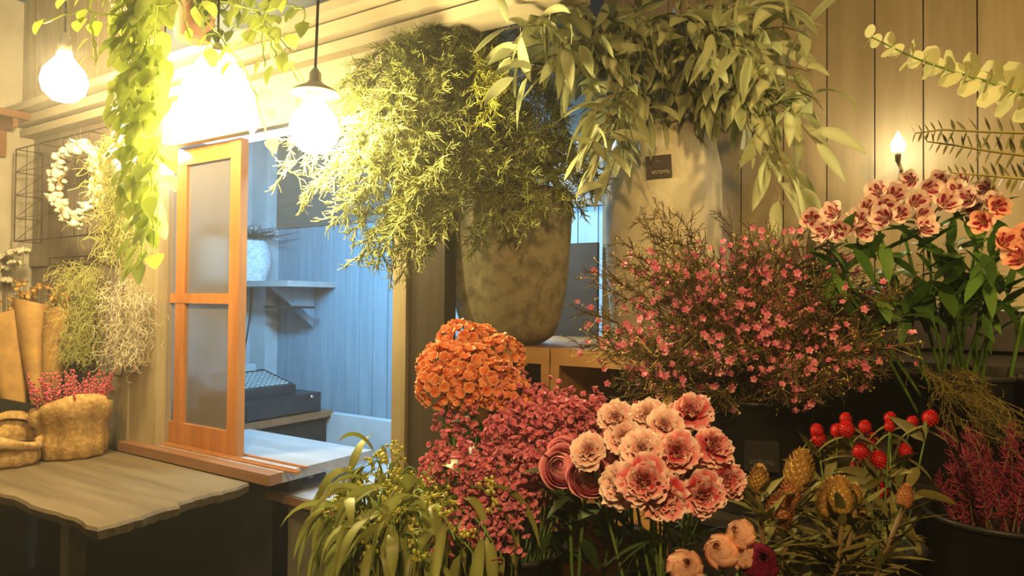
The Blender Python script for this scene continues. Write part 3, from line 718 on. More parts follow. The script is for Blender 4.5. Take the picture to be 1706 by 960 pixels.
# ================================================================== GREENERY
def spray(mb, pts, rad, twigs, tl, sub, subl, nr=.0010, spread=.9, t0=.12, grav=.35, n=3):
    """a soft branch: pts the main stem, twigs along it, thread-like branchlets on each"""
    mb.tube(pts, [lerp(rad, rad * .35, i / (len(pts) - 1)) for i in range(len(pts))], 4, t=0)
    m = len(pts) - 1
    for k in range(twigs):
        t = t0 + (1 - t0) * (k + RND()) / twigs; x = t * m; i = min(m - 1, int(x)); p = pts[i].lerp(pts[i + 1], x - i)
        d = (pts[i + 1] - pts[i]).normalized()
        dd = (d * .7 + rv(spread) - Z * grav * RND()).normalized(); L = tl * U(.5, 1.1) * (1 - .4 * t)
        mb.r = RND()
        q = p + dd * L * .5 + rv(.12 * L); e = q + (dd - Z * grav * .8 + rv(.3)).normalized() * L * .5
        mb.tube([p, q, e], [rad * .45, nr * 1.3, nr], n)
        for j in range(sub):
            s = (j + .5 + U(-.3, .3)) / sub; a = p.lerp(q, s * 2) if s < .5 else q.lerp(e, s * 2 - 1)
            f = (dd + rv(.9)).normalized()
            l = subl * U(.5, 1.2)
            b = a + f * l
            mb.tube([a, a + f * l * .5 + rv(l * .12), b], [nr, nr, nr * .6], n)

# -- feathery green in the round planter: spills to the left and over the rim
mouth = PC + V((0, 0, rt - .03))
FERN_AT = [(0, 0, 560, 999, ', reaching the black-corded bulb'), (560, 340, 999, 999, ', drooping low across the hatch opening'), (0, 0, 660, 200, ', high beside the header beams'), (700, 0, 999, 999, ', close above the pot'), (0, 0, 1, 1, ', in the middle of the mass over the hatch')]
RIM_AT = [(0, 0, 999, 200, ', upper ones under the eucalyptus'), (0, 200, 830, 999, ', at the left side of the pot'), (940, 200, 9999, 999, ', at the right side towards the tall planter'), (0, 0, 1, 1, ', over the front of the pot')]
def fern_to(px, py, d, lift, rise=.22, lab='feathery green spray from the round planter', grp='feathery sprays in the round planter', mat=None, tw=58, tl=.105, sub=12, subl=.028):
    e = at(px, py, d); a = mouth + V((U(-.10, .10), U(-.10, .10), 0))
    h = V(((a.x * .45 + e.x * .55), (a.y * .45 + e.y * .55), max(a.z, e.z) + lift))
    pts = bez(a, a + (h - a) * .55 + V((0, 0, rise)), h + (e - h) * .35 + V((0, 0, .06)), 16, e)
    s = where(px, py, FERN_AT if 'rim' not in lab else RIM_AT) if 'lime' not in lab else ''
    o = empty('fern_spray', lab + s, 'foliage', a, grp + s)
    mb = MB(); spray(mb, pts, .0028, tw, tl, sub, subl, nr=.0015); part('foliage', mb, mat or p_fern, o)
for px, py, d, lift in [(482, 250, 1.95, .30), (500, 330, 1.95, .22), (530, 300, 1.95, .25), (560, 370, 1.95, .18), (590, 390, 1.95, .16), (600, 320, 1.98, .2), (625, 420, 1.95, .12), (640, 360, 2.0, .2),
                        (655, 440, 1.95, .1), (672, 455, 1.98, .1), (690, 400, 1.95, .1), (700, 330, 2.0, .15), (720, 380, 1.98, .1), (735, 300, 2.0, .15), (690, 260, 2.0, .2), (640, 250, 2.0, .25), (590, 230, 2.0, .3), (560, 190, 2.0, .3),
                        (610, 150, 2.05, .3), (660, 120, 2.1, .25), (720, 110, 2.15, .2), (760, 90, 2.2, .15), (700, 180, 2.05, .2), (760, 200, 2.05, .12), (770, 330, 2.0, .1), (800, 280, 2.05, .1), (640, 90, 2.15, .15),
                        (690, 60, 2.2, .1), (750, 40, 2.25, .08), (560, 260, 1.95, .25), (540, 220, 2.0, .3), (620, 200, 2.0, .28), (520, 190, 2.0, .32), (660, 300, 1.96, .2), (700, 230, 2.0, .2),
                        (470, 290, 1.93, .28), (580, 310, 1.93, .2), (610, 250, 1.93, .26), (650, 190, 1.98, .25), (730, 150, 2.05, .2), (680, 345, 1.93, .15), (715, 290, 1.95, .15), (640, 140, 2.05, .25), (580, 130, 2.08, .25), (610, 400, 1.93, .14), (630, 440, 1.93, .12), (700, 430, 1.93, .1), (680, 420, 1.92, .1), (720, 410, 1.95, .1), (660, 380, 1.92, .15), (575, 345, 1.92, .2), (555, 300, 1.93, .22), (600, 430, 1.92, .12), (740, 380, 1.95, .1), (645, 410, 1.91, .12)]:
    fern_to(px, py, d, lift)
for px, py, d, lift in [(785, 400, 2.03, .06), (800, 410, 2.03, .06), (825, 360, 2.03, .05), (850, 380, 2.03, .05), (885, 375, 2.03, .05), (910, 350, 2.05, .06), (940, 330, 2.08, .06), (965, 345, 2.1, .08), (985, 320, 2.15, .1), (975, 280, 2.15, .12),
                        (950, 240, 2.2, .12), (930, 180, 2.25, .1), (900, 130, 2.25, .08), (860, 90, 2.25, .06), (820, 60, 2.25, .05), (800, 130, 2.15, .1), (850, 200, 2.1, .1), (900, 250, 2.1, .08), (840, 290, 2.05, .06), (880, 300, 2.05, .06), (790, 70, 2.25, .06), (1000, 300, 2.2, .1)]:
    fern_to(px, py, d, lift, lab='feathery green spray over the planter rim', grp='feathery sprays over the planter rim')
for px, py, d, lift in [(805, 210, 1.98, .2), (790, 150, 2.0, .25), (830, 150, 2.0, .2), (815, 180, 1.97, .2)]:
    fern_to(px, py, d, lift, lab='bright lime sprig hanging in front of the feathery green', grp='lime sprigs above the round planter', mat=p_fernlime, tw=26, tl=.08)

# -- eucalyptus: arching stems with long hanging sickle leaves
def euc_stem(a, e, top, lab, grp, mat, nleaf, L, W, lname='eucalyptus_sprig', berries=0, curl=.6, droop=1.6, t0=.25):
    o = empty(lname, lab, 'foliage', a, grp)
    pts = bez(a, V(a).lerp(top, .6), top, 14, e)
    mb = MB(); mb.r = RND(); mb.tube(pts, [lerp(.0042, .0016, i / 14) for i in range(15)], 5); part('stem', mb, p_brownstem if not berries else p_stem, o)
    mb = MB(); m = 14
    for k in range(nleaf):
        t = t0 + (1 - t0) * (k + RND() * .6) / nleaf; x = t * m; i = min(m - 1, int(x)); p = pts[i].lerp(pts[i + 1], x - i)
        d = (pts[i + 1] - pts[i]).normalized(); sd = rv(1).normalized()
        q = (d * .5 + sd * .9 - Z * .15).normalized(); mb.r = RND()
        s = p + q * .018; mb.tube([p, s], .0011, 3, t=0)
        mb.leaf(s, q, rv(1), L * U(.65, 1.15), W * U(.7, 1.15), 'lance', droop=droop * U(.7, 1.3), curl=curl * U(-1, 1), fold=U(.05, .3), segs=8, twist=U(-1.3, 1.3))
    part('leaves', mb, mat, o)
    if berries:
        mb = MB()
        for k in range(berries):
            t = U(.3, 1.0); x = t * m; i = min(m - 1, int(x)); p = pts[i].lerp(pts[i + 1], x - i) ; c = p + rv(.022) + V((0, 0, .015))
            mb.r = RND(); mb.tube([p, c], .0008, 3)
            for j in range(7):
                b = c + rv(.011); mb.tube([c, b], .0007, 3); mb.ball(b, U(.0028, .0045), 6, 4)
        part('berries', mb, p_berry, o)
tm = QC + V((0, 0, QT - .03))
E = [(880, 40, 2.0, .12), (850, 90, 2.0, .12), (905, 100, 2.0, .1), (960, 110, 2.05, .08), (940, 40, 2.1, .1), (1000, 60, 2.1, .12), (1040, 90, 2.1, .1), (985, 190, 2.0, .1), (1000, 225, 2.05, .08),
     (1060, 30, 2.15, .1), (1100, 60, 2.1, .12), (1150, 40, 2.1, .12), (1180, 90, 2.05, .1), (1200, 30, 2.1, .12), (1230, 60, 2.05, .1), (1260, 30, 2.1, .12), (1290, 80, 2.0, .12),
     (1320, 20, 2.05, .12), (1300, 150, 2.0, .1), (1330, 200, 1.95, .12), (1345, 60, 2.0, .12), (900, 10, 2.1, .1), (1010, 5, 2.2, .08), (1290, 270, 1.95, .14),
     (985, 300, 1.98, .12), (1008, 320, 2.0, .1), (985, 240, 1.98, .12), (1330, 330, 1.9, .2), (1360, 240, 1.9, .15), (1370, 170, 1.95, .12), (1310, 350, 1.9, .2), (1350, 120, 1.95, .1), (860, 130, 1.95, .14), (840, 50, 1.95, .1), (1200, 60, 1.95, .1), (1270, 90, 1.95, .1), (930, 80, 1.95, .1)]
for px, py, d, lift in E:
    e = at(px, py, d); a = tm + V((U(-.08, .08), U(-.08, .08), 0)); top = V((lerp(a.x, e.x, .6), lerp(a.y, e.y, .6), max(a.z, e.z) + lift + .05))
    s = where(px, py, [(0, 0, 960, 999, ', arching far left over the feathery green'), (0, 180, 1050, 999, ', hanging down left of the price tag'), (1270, 220, 9999, 999, ', hanging lowest at the right'), (1270, 0, 9999, 999, ', spreading right before the planks'), (1100, 0, 1270, 999, ', upright on the right side above the pot'), (0, 0, 1, 1, ', upright over the left side of the pot')])
    euc_stem(a, e, top, 'sickle-leaved eucalyptus stem in the tall planter' + s, 'eucalyptus stems in the tall planter', p_euc, 24, .155, .036, droop=1.15)
# -- eucalyptus with green berries in front, in its own bucket low at the left
B = at(655, 1010, 1.45); BZ = B.z
def bucket(name, lab, c, r, h, mat=None, wall_label=None):
    o = empty(name, lab, 'bucket', c)
    mb = MB(); mb.lathe([(r * .78, 0), (r * .8, .003), (r * .98, h - .012), (r * 1.04, h - .010), (r * 1.05, h), (r * .99, h), (r * .97, h - .012), (r * .78, .01), (.0001, .01)], c, 40); part('body', mb, mat or m_bucket, o)
    mb = MB(); mb.lathe([(.0001, h * .55), (r * .88, h * .55)], c, 30); part('water', mb, m_water, o)
    return o
m_water = plain('dark_water', (.015, .02, .02), .08)
STANDS = []
def stand(c, r, z, lab):
    mb = MB(); mb.box((c.x - r, c.y - r, 0), (c.x + r, c.y + r, z)); mb.box((c.x - r - .01, c.y - r - .01, z), (c.x + r + .01, c.y + r + .01, z + .02))
    solo('display_stand', mb, m_darkwood, lab, 'stand', (c.x, c.y, 0), smooth=False)
bz = BZ - .20
stand(B, .13, bz - .021, 'dark display stand under the berried eucalyptus bucket'); bucket('flower_bucket', 'dark bucket under the berried eucalyptus', V((B.x, B.y, bz)), .11, .22)
for px, py, d in [(520, 890, 1.35), (530, 830, 1.4), (550, 870, 1.3), (575, 810, 1.4), (560, 900, 1.25), (600, 790, 1.4), (610, 850, 1.25), (640, 790, 1.45), (650, 880, 1.2), (680, 800, 1.4), (700, 850, 1.25), (720, 800, 1.4),
                  (740, 860, 1.25), (760, 820, 1.35), (790, 850, 1.3), (590, 930, 1.2), (660, 930, 1.18), (720, 930, 1.2), (770, 910, 1.25), (550, 940, 1.25), (800, 870, 1.2), (640, 840, 1.3), (575, 850, 1.3), (690, 890, 1.2), (800, 900, 1.12), (780, 940, 1.12), (740, 900, 1.12), (815, 850, 1.14), (600, 950, 1.14), (690, 940, 1.12), (640, 900, 1.15), (570, 930, 1.18)]:
    e = at(px + 18, py, d); a = V((B.x + U(-.05, .05), B.y + U(-.05, .05), bz + .14)); top = V((lerp(a.x, e.x, .7), lerp(a.y, e.y, .7), max(a.z, e.z) + .09))
    euc_stem(a, e, top, 'berried eucalyptus stem in the low front bucket, ' + where(px, py, [(0, 0, 590, 880, 'arching left before the cabinet'), (0, 880, 9999, 9999, 'hanging lowest at the bottom edge'), (735, 0, 9999, 9999, 'arching right before the pink sprays'), (0, 0, 1, 1, 'in the middle of the bunch')]), 'berried eucalyptus stems', p_euc2, 10, .138, .021, berries=5, curl=.4, droop=2.9, t0=.35)

# -- pale round-leaved eucalyptus branch and thin-leaved branches coming in at the right
VB = at(1790, 560, 1.5)
bb = V((VB.x, VB.y, 1.08)); stand(bb, .12, bb.z - .021, 'dark display stand at the right edge'); bucket('flower_bucket', 'black bucket at the right edge holding tall branches', bb, .11, .26)
def round_branch(pix, d, lab, name, leaf, mat, npair, L, W, grp=None, shape='round'):
    pts_ = [at(x, y, d + dd) for x, y, dd in pix]; a = bb + V((U(-.04, .04), U(-.04, .04), .16)); o = empty(name, lab, 'foliage', a, grp)
    full = bez(a, a + V((0, 0, .4)), pts_[0], 8)[:-1]
    k = len(pts_) - 1; n = 18
    for i in range(n + 1):
        x = i / n * k; j = min(k - 1, int(x)); full.append(pts_[j].lerp(pts_[j + 1], x - j))
    mb = MB(); mb.r = .9; mb.tube(full, [lerp(.004, .0014, i / (len(full) - 1)) for i in range(len(full))], 5); part('stem', mb, leaf, o)
    mb = MB(); seg = full[8:]
    for i in range(npair):
        t = i / (npair - 1); x = t * (len(seg) - 1); j = min(len(seg) - 2, int(x)); p = seg[j].lerp(seg[j + 1], x - j); dr_ = (seg[j + 1] - seg[j]).normalized(); s = 1 - .55 * t
        ax = (Z + rv(.35)); ax = (ax - dr_ * ax.dot(dr_)).normalized(); 
        if i % 2 and shape == 'round': ax = (ax * .4 + FW * .9).normalized()
        for sg in (-1, 1):
            mb.r = RND(); q = (ax * sg + dr_ * .45).normalized(); mb.leaf(p, q, dr_ + rv(.4), L * s * U(.85, 1.1), W * s, shape, fold=.06, segs=6, droop=.3)
    part('leaves', mb, mat, o)
round_branch([(1720, 165, 0), (1660, 140, -.02), (1590, 120, -.03), (1520, 95, -.04), (1452, 62, -.05)], 1.25, 'pale round-leaved eucalyptus branch reaching in from the right edge', 'eucalyptus_branch', p_stem, p_pale, 17, .060, .052)
for pix, s in [([(1730, 222, 0), (1650, 220, 0), (1570, 216, 0), (1525, 222, 0)], 'topmost'), ([(1730, 262, 0), (1650, 252, 0), (1590, 242, 0), (1545, 236, 0)], 'middle'), ([(1730, 300, 0), (1660, 294, 0), (1585, 288, 0)], 'lowest')]:
    round_branch(pix, 1.42, 'thin straight branch with small narrow leaves at right, %s of three' % s, 'thin_branch', p_grass, p_proleaf, 13, .042, .011, 'thin branches at the right', 'lance')

# -- hanging vines and moss at the upper left
def vine(pts, lab, grp, nleaf, L, hook, mat=None, name='pothos_vine'):
    a = pts[0]; o = empty(name, lab, 'foliage', a, grp)
    m = 20; k = len(pts) - 1; full = []
    for i in range(m + 1):
        x = i / m * k; j = min(k - 1, int(x)); full.append(pts[j].lerp(pts[j + 1], x - j) + rv(.006))
    mb = MB(); mb.r = .8; mb.tube(full, .0024, 5); part('stem', mb, p_pothos, o)
    mb = MB()
    for i in range(nleaf):
        t = (i + .5) / nleaf; x = t * m; j = min(m - 1, int(x)); p = full[j].lerp(full[j + 1], x - j); d = (full[j + 1] - full[j]).normalized()
        q = (rv(1) + V((0, -.5, 0))).normalized(); mb.r = RND(); s = p + q * U(.02, .045) + V((0, 0, .01)); mb.tube([p, p.lerp(s, .5) + V((0, 0, .008)), s], .0013, 3, t=0)
        mb.leaf(s, (q * .7 - Z * .9).normalized(), (q + V((.1, -.8, .3))), L * U(.6, 1.15), L * U(.5, .85), 'heart', fold=.12, segs=5, droop=.5, curl=U(-.3, .3))
    part('leaves', mb, mat or p_pothos, o)
def hanging_pot(px, py, d, lab):
    c = at(px, py, d); o = empty('hanging_pot', lab, 'plant pot', c)
    mb = MB(); mb.lathe([(.055, -.12), (.06, -.118), (.085, .03), (.095, .03), (.095, .06), (.085, .06), (.08, .04), (.0001, .035)], c, 36); part('pot', mb, m_terra, o)
    for q in range(3):
        a = 2 * PI * q / 3; mb = MB(); mb.tube([c + V((.093 * math.cos(a), .093 * math.sin(a), .05)), c + V((0, 0, .34)), V((c.x, c.y, CEIL))], .0018, 4); part('cord', mb, m_cord, o)
    return c + V((0, 0, .045))
H1 = hanging_pot(322, 12, 2.5, 'terracotta pot hanging over the dome lamp'); H2 = hanging_pot(222, -45, 2.2, 'terracotta pot hanging above the long vine curtain')
L1 = 'pale green pothos vine hanging in the long curtain left of the hatch'; G1 = 'pothos vines of the long curtain'
for x0, x1, yb, d, n in [(228, 228, 240, 2.06, 12), (245, 258, 440, 2.12, 20), (212, 220, 330, 2.14, 16), (215, 212, 200, 2.1, 12), (235, 232, 300, 2.12, 17), (250, 262, 395, 2.08, 20), (225, 240, 460, 2.1, 24), (260, 268, 250, 2.1, 14), (205, 218, 130, 2.1, 8), (245, 225, 350, 2.16, 18), (240, 250, 130, 2.05, 9), (262, 255, 330, 2.05, 15)]:
    vine([H2 + V((U(-.05, .05), U(-.05, .05), 0)), at(x0, -8, d), at(x0 + U(-6, 6), yb * .35, d), at(lerp(x0, x1, .6), yb * .7, d), at(x1, yb, d)], L1, G1, int(n * 2.1), .080, None)
for pts, lab in [([(300, 0), (320, 60), (380, 85), (410, 60), (460, 12)], 'thin pothos tendril swinging past the dome lamp'), ([(440, 20), (470, 10), (510, 15), (500, 60)], 'short pothos tendril left of the black lamp cord'),
                 ([(290, 5), (200, 25), (130, 20), (60, 40)], 'pothos vine strung to the far left bulb'), ([(150, 0), (156, 60), (162, 110)], 'thin pothos tendril right of the far left bulb'),
                 ([(330, 20), (400, 100), (430, 160), (440, 210), (455, 262)], 'pothos vine dropping between the dome and the black-corded bulb')]:
    vine([H1] + [at(x, y, 2.05) for x, y in pts], lab, None, 8, .065, None)
for px, py in [(380, 30), (410, 20), (360, 12), (400, 50), (430, 8), (375, 55)]:
    vine([H1 + V((0, 0, .01)), at(px - 30, py - 25, 2.35), at(px, py, 2.35)], 'dark ivy trailing from the pot over the dome lamp', 'dark ivy strands', 9, .055, None, p_pothosd, 'ivy_strand')
for px, py in [(455, 70), (470, 120), (500, 140), (440, 110), (490, 90), (520, 165)]:
    vine([H1 + V((0, 0, .01)), at(430, 20, 2.2), at(px, py, 2.0)], 'leafy pothos vine in front of the header beams', 'pothos by the header beams', 7, .06, None)

def moss(px0, px1, y0, y1, d, n, lab, mat, taper=.35):
    c = at((px0 + px1) / 2, y0, d); o = empty('hanging_moss', lab, 'air plant', c)
    mb = MB(); q = d / FPX
    for k in range(n):
        fx = U(-1, 1); fy = U(0, .75); x = (px0 + px1) / 2 + fx * (px1 - px0) / 2 * (.55 + .45 * math.sin(PI * min(1, fy + .25)))
        p = at(x, lerp(y0, y1, fy), d) + V((0, U(-.05, .03), 0)); mb.r = RND(); pts = [p]; dd = rv(.8) - Z * .6
        for j in range(U(5, 9).__int__()):
            dd = (dd * .6 + rv(.9) - Z * .32).normalized(); p = p + dd * .018; pts.append(p)
        mb.tube(pts, .0011, 3)
    part('strands', mb, mat, o)
    if d < 2.6: part('string', MB().tube([c, V((c.x, c.y, CEIL))], .0015, 4), m_cord, o)
    return o
moss(102, 168, 438, 640, 3.32, 900, 'green hanging moss bundle on the lower wire grid', p_moss)
moss(178, 252, 465, 640, 3.05, 420, 'pale dried hanging moss bundle over the pilaster beside the hatch', p_mossw)
moss(172, 240, 225, 480, 2.45, 900, 'long pale-green hanging moss beside the vine curtain', p_moss)
cl = hit(226, 612, 1, WY - .03)
solo('clip', MB().obox(cl + V((0, -.011, 0)), ((1, 0, .16), (-.16, 0, 1), (0, 1, 0)), (.075, .018, .02)), m_darkwood, 'small black clip on the pilaster under the pale moss', 'clip', cl, smooth=False)

# -- wreath on the upper grid
wc = hit(133, 306, 1, WY - .155); o = empty('wreath', 'white dried-flower wreath hanging on the upper wire grid', 'wreath', wc)
mb = MB(); RX, RZ = .20, .165
for k in range(5):
    pts = [wc + V((RX * math.cos(a) + U(-.012, .012), U(-.015, .015), RZ * math.sin(a) + U(-.012, .012))) for a in [2 * PI * i / 28 for i in range(29)]]
    mb.tube(pts, .005, 5)
part('ring', mb, p_brownstem, o); mb = MB()
for k in range(210):
    a = U(0, 2 * PI); c = wc + V((RX * math.cos(a) * U(.85, 1.2), U(-.035, .015), RZ * math.sin(a) * U(.85, 1.2))); mb.r = RND()
    mb.ball(c, U(.010, .024), 6, 4, (1, 1, .8), .25)
    if k % 3 == 0: mb.leaf(c, rv(1) - V((0, .4, 0)), V((0, -1, 0)), .045, .016, 'lance', segs=3)
part('blossoms', mb, p_cotton, o)

# ================================================================== LEFT TABLE TOP
TZ = .80
def burlap_sack(px, py, d_y, r, h, lab, lean=0.0, open_=.86):
    b = hit(px, py, 2, TZ); c = V((b.x - r * .62, b.y + r * .8, TZ + .001)); o = empty('burlap_sack', lab, 'sack', c)
    mb = MB(); n = 40; prof = [(r * .86, 0), (r * .97, .012), (r * 1.0, h * .3), (r * .97, h * .6), (r * 1.03, h * .63), (r * 1.1, h * .70), (r * 1.16, h * .85), (r * 1.10, h), (r * .98, h * .98), (r * .95, h * .85)]
    k0 = len(mb.v); mb.lathe(prof, c, n, .03)
    for i in range(k0, len(mb.v)):
        x, y, z = mb.v[i]; f = (z - c.z) / h; a = math.atan2(y - c.y, x - c.x)
        wv = .010 * math.sin(5 * a + 7 * f) * f + .008 * math.sin(11 * a + 2)
        mb.v[i] = (x + wv * math.cos(a), y + wv * math.sin(a), z + (.02 * math.sin(2 * a + px) * f + lean * math.cos(a) * f if f > .6 else 0))
    part('cloth', mb, m_burlap, o)
    mb = MB(); mb.lathe([(.0001, h * open_), (r * .93, h * open_)], c, 24); part('soil', mb, m_soil, o)
    return o, c
s1, sc = burlap_sack(90, 771, 0, .135, .235, 'upright burlap sack planted with pink heather on the worktable', .03)
hp = empty('heather_plant', 'pink heather growing in the upright burlap sack', 'plant', sc + V((0, 0, .200)))
mb = MB(); ms = MB()
for k in range(85):
    a = U(0, 2 * PI); r_ = .125 * math.sqrt(RND()); b = sc + V((r_ * math.cos(a), r_ * math.sin(a), .200)); e = b + V((.35 * (b.x - sc.x) + U(-.01, .01), .35 * (b.y - sc.y), U(.08, .17)))
    ms.tube([b, e], .0016, 3); mb.r = RND()
    for j in range(11): mb.ball(b.lerp(e, .3 + .07 * j) + rv(.007), U(.004, .0065), 5, 3)
part('stems', ms, p_brownstem, hp); part('blossoms', mb, p_heatherp, hp)
# a taller sprig behind
s2, sc2 = burlap_sack(-22, 786, 0, .12, .15, 'lower rumpled burlap sack at the left edge of the worktable', -.04, .5)
# kraft-wrapped bouquets standing in a dark box
kb = hit(60, 705, 1, 1.56); kx = kb.x
mb = MB(); x0 = -4.25; x1 = hit(72, 700, 1, 1.5).x; zt2 = .80 + .20
for a_, b_ in (((x0, 1.47, .801), (x1, 1.48, zt2)), ((x0, 1.66, .801), (x1, 1.67, zt2)), ((x0, 1.48, .801), (x0 + .012, 1.66, zt2)), ((x1 - .012, 1.48, .801), (x1, 1.66, zt2)), ((x0 + .012, 1.48, .801), (x1 - .012, 1.66, .81))): mb.box(a_, b_)
solo('wooden_box', mb, m_darkwood, 'dark wooden box holding the paper-wrapped bouquets at the left edge', 'box', (x0, 1.57, .8), smooth=False)
for bx, ty, by, w_, lab, fl_, y_ in ((8, 520, 640, 84, 'kraft-wrapped bouquet with ochre dried flowers, nearest the left edge', 0, 1.53), (50, 505, 655, 62, 'kraft-wrapped bouquet with dried orange flowers, second from the left edge', 0, 1.585), (86, 515, 655, 44, 'slim kraft-wrapped bouquet, nearest the upper wire grid', 0, 1.60)):
    top = hit(bx + (8 if bx < 80 else 14), ty, 1, y_); bot = hit(bx + 22 if bx < 80 else bx - 8, by, 1, y_); bot = V((min(max(bot.x, x0 + .03), x1 - .03), y_, .812)); o = empty('wrapped_bouquet', lab, 'bouquet', bot)
    ax = (top - bot); Lh = ax.length; Mx = frame(ax); rr_ = w_ / 2 / FPX * (top - EYE).dot(FW)
    mb = MB(); nn = 28; vs = []; 
    for j in range(7):
        for i in range(nn):
            q = 2 * PI * i / nn; r_ = lerp(.018, rr_, (j / 6) ** .9) * (1 + .05 * math.sin(3 * q + bx)); p = Mx @ V((r_ * math.cos(q), r_ * math.sin(q), Lh * j / 6 + (.02 * math.sin(q * 2 + bx) if j == 6 else 0))); vs.append(bot + p)
    mb.add(vs, [(j * nn + i, j * nn + (i + 1) % nn, (j + 1) * nn + (i + 1) % nn, (j + 1) * nn + i) for j in range(6) for i in range(nn)]); part('paper', mb, m_kraft, o)
    mb = MB(); ms = MB()
    for k in range(16):
        q = U(0, 6.28); r_ = rr_ * math.sqrt(RND()) * .85; e = bot + Mx @ V((r_ * math.cos(q), r_ * math.sin(q), Lh + U(-.01, .10))); ms.tube([bot + Mx @ V((0, 0, Lh * .5)), e], .0015, 4); mb.r = RND()
        for h in range(9):
            mb.petal(frame(ax + rv(.2)), e, h * .7, U(.018, .03), .014, U(.4, 1.2), .5, nu=2, nv=2)
        mb.ball(e, .012, 7, 5, bump=.2)
    part('stems', ms, p_brownstem, o); part('dried_flowers', mb, p_dryor, o)
for px, py in ((22, 424), (38, 421), (27, 440), (6, 430), (12, 470), (4, 450)):
    e = hit(px, py, 1, 1.60); bt = V((min(x1 - .05, e.x + .04), 1.61, .812)); o = empty('dried_flower', 'white dried globe flower on a thin stem above the wrapped bouquets', 'dried flower', bt, 'white dried flowers')
    part('stem', MB().tube(bez(bt, bt.lerp(e, .5) + V((.02, 0, 0)), e, 6), .002, 4), p_brownstem, o); mb = MB()
    for k in range(34):
        v = rv(1).normalized(); v.z = abs(v.z) * .6; mb.r = RND(); mb.ball(e + v * .034, .010, 5, 4, bump=.2)
    part('flower_head', mb, p_cotton, o)

# ================================================================== CUT FLOWERS
def xf(name, mb, mat, face, head, o, base, label=None, scale=1.0, me=None, roll=None):
    """hang a bloom mesh (local +Z = the way it faces) on its thing"""
    q = frame(face, U(0, 6.28) if roll is None else roll).to_quaternion()
    return put(name, me or mb.mesh(name, mat), o, V(head) - V(base), q, scale, label)
I3 = Matrix.Identity(3)
def carnation_mesh(seed, pale):
    random.seed(seed); mb = MB()
    for n, L, W, e0, e1, rf, z in ((6, .036, .040, 1.1, -.25, .0035, 0), (6, .034, .036, 1.2, .15, .0035, .003), (6, .029, .031, 1.3, .55, .0035, .006), (6, .025, .026, 1.4, .95, .0035, .008), (6, .021, .020, 1.5, 1.25, .003, .010), (4, .018, .016, 1.5, 1.5, .003, .011)):
        for k in range(n):
            mb.r = RND(); q = frame(Z + rv(.22)); a = 2 * PI * (k + RND() * .5) / n + z * 300
            mb.petal(q, (U(-.002, .002), U(-.002, .002), z - .02), a, L * U(.9, 1.1), W, e0, e1, .15, rf, 8, 8, 5, .003)
    return mb.mesh('bloom', p_carnp if pale else p_carn)
def calyx_mesh():
    mb = MB(); mb.r = .7; mb.lathe([(.0025, -.045), (.006, -.04), (.0085, -.028), (.009, -.012), (.006, -.004)], (0, 0, 0), 10); return mb.mesh('calyx', p_stem)
def rose_mesh(seed, mat, layers=7, R=.031, open_=1.0, tight=.0, name='bloom'):
    random.seed(seed); mb = MB()
    for k in range(layers):
        t = k / (layers - 1); r = lerp(.002 if tight else .0045, R, t ** .9); n = 2 if k == 0 else (3 if k < 3 else 4 if k < 6 else 5); half = 1.9 if k < 2 else 1.25 if k < 4 else .95
        top = .020 * math.cos(t * (1.35 if tight else 1.0)); fl = .58 if tight else (.62 + .2 * t if t < .62 else lerp(.88, 1.14, (t - .62) / .38))
        for i in range(n):
            mb.r = RND(); prof = [(r * .35, -.026), (r * .85, -.019), (r * 1.0, -.006), (r * 1.03, top - .010), (r * (fl * .5 + .5), top - .002), (r * fl, top + (.001 if fl < 1 else -.002))]
            mb.wrap(frame(Z + rv(.06)), (0, 0, 0), 2 * PI * i / n + k * 1.1 + U(-.3, .3), half, prof, .09, .26, 8, .03)
    return mb.mesh(name, mat)
CARN = [carnation_mesh(s, s > 33) for s in (31, 32, 33, 34, 35)]; CAL = calyx_mesh()
random.seed(11)
def stem_leaf(mb, p, d, L, W, n=1):
    for k in range(n): mb.r = RND(); mb.leaf(p, d + rv(.5), rv(1), L * U(.7, 1.1), W * U(.8, 1.1), 'lance', droop=.6, segs=5)

# -- buckets on the low front stands
def spot(px, py, d, z, r, h, lab, sl, mat=None):
    b = at(px, py, d); c = V((b.x, b.y, z)); stand(c, r + .02, z - .021, sl); bucket('flower_bucket', lab, c, r, h, mat); return c
KC = spot(1105, 960, 1.10, .80, .085, .24, 'black bucket of frilly carnations', 'dark display stand under the carnation bucket')
KR = spot(960, 960, 1.22, .74, .085, .24, 'black bucket of pink roses', 'dark display stand under the rose bucket')
KO = spot(800, 960, 1.55, .78, .10, .26, 'black bucket of orange ball flowers', 'dark display stand under the orange flower bucket')
KS = spot(868, 960, 1.40, .70, .0, .0, '', '') if 0 else None

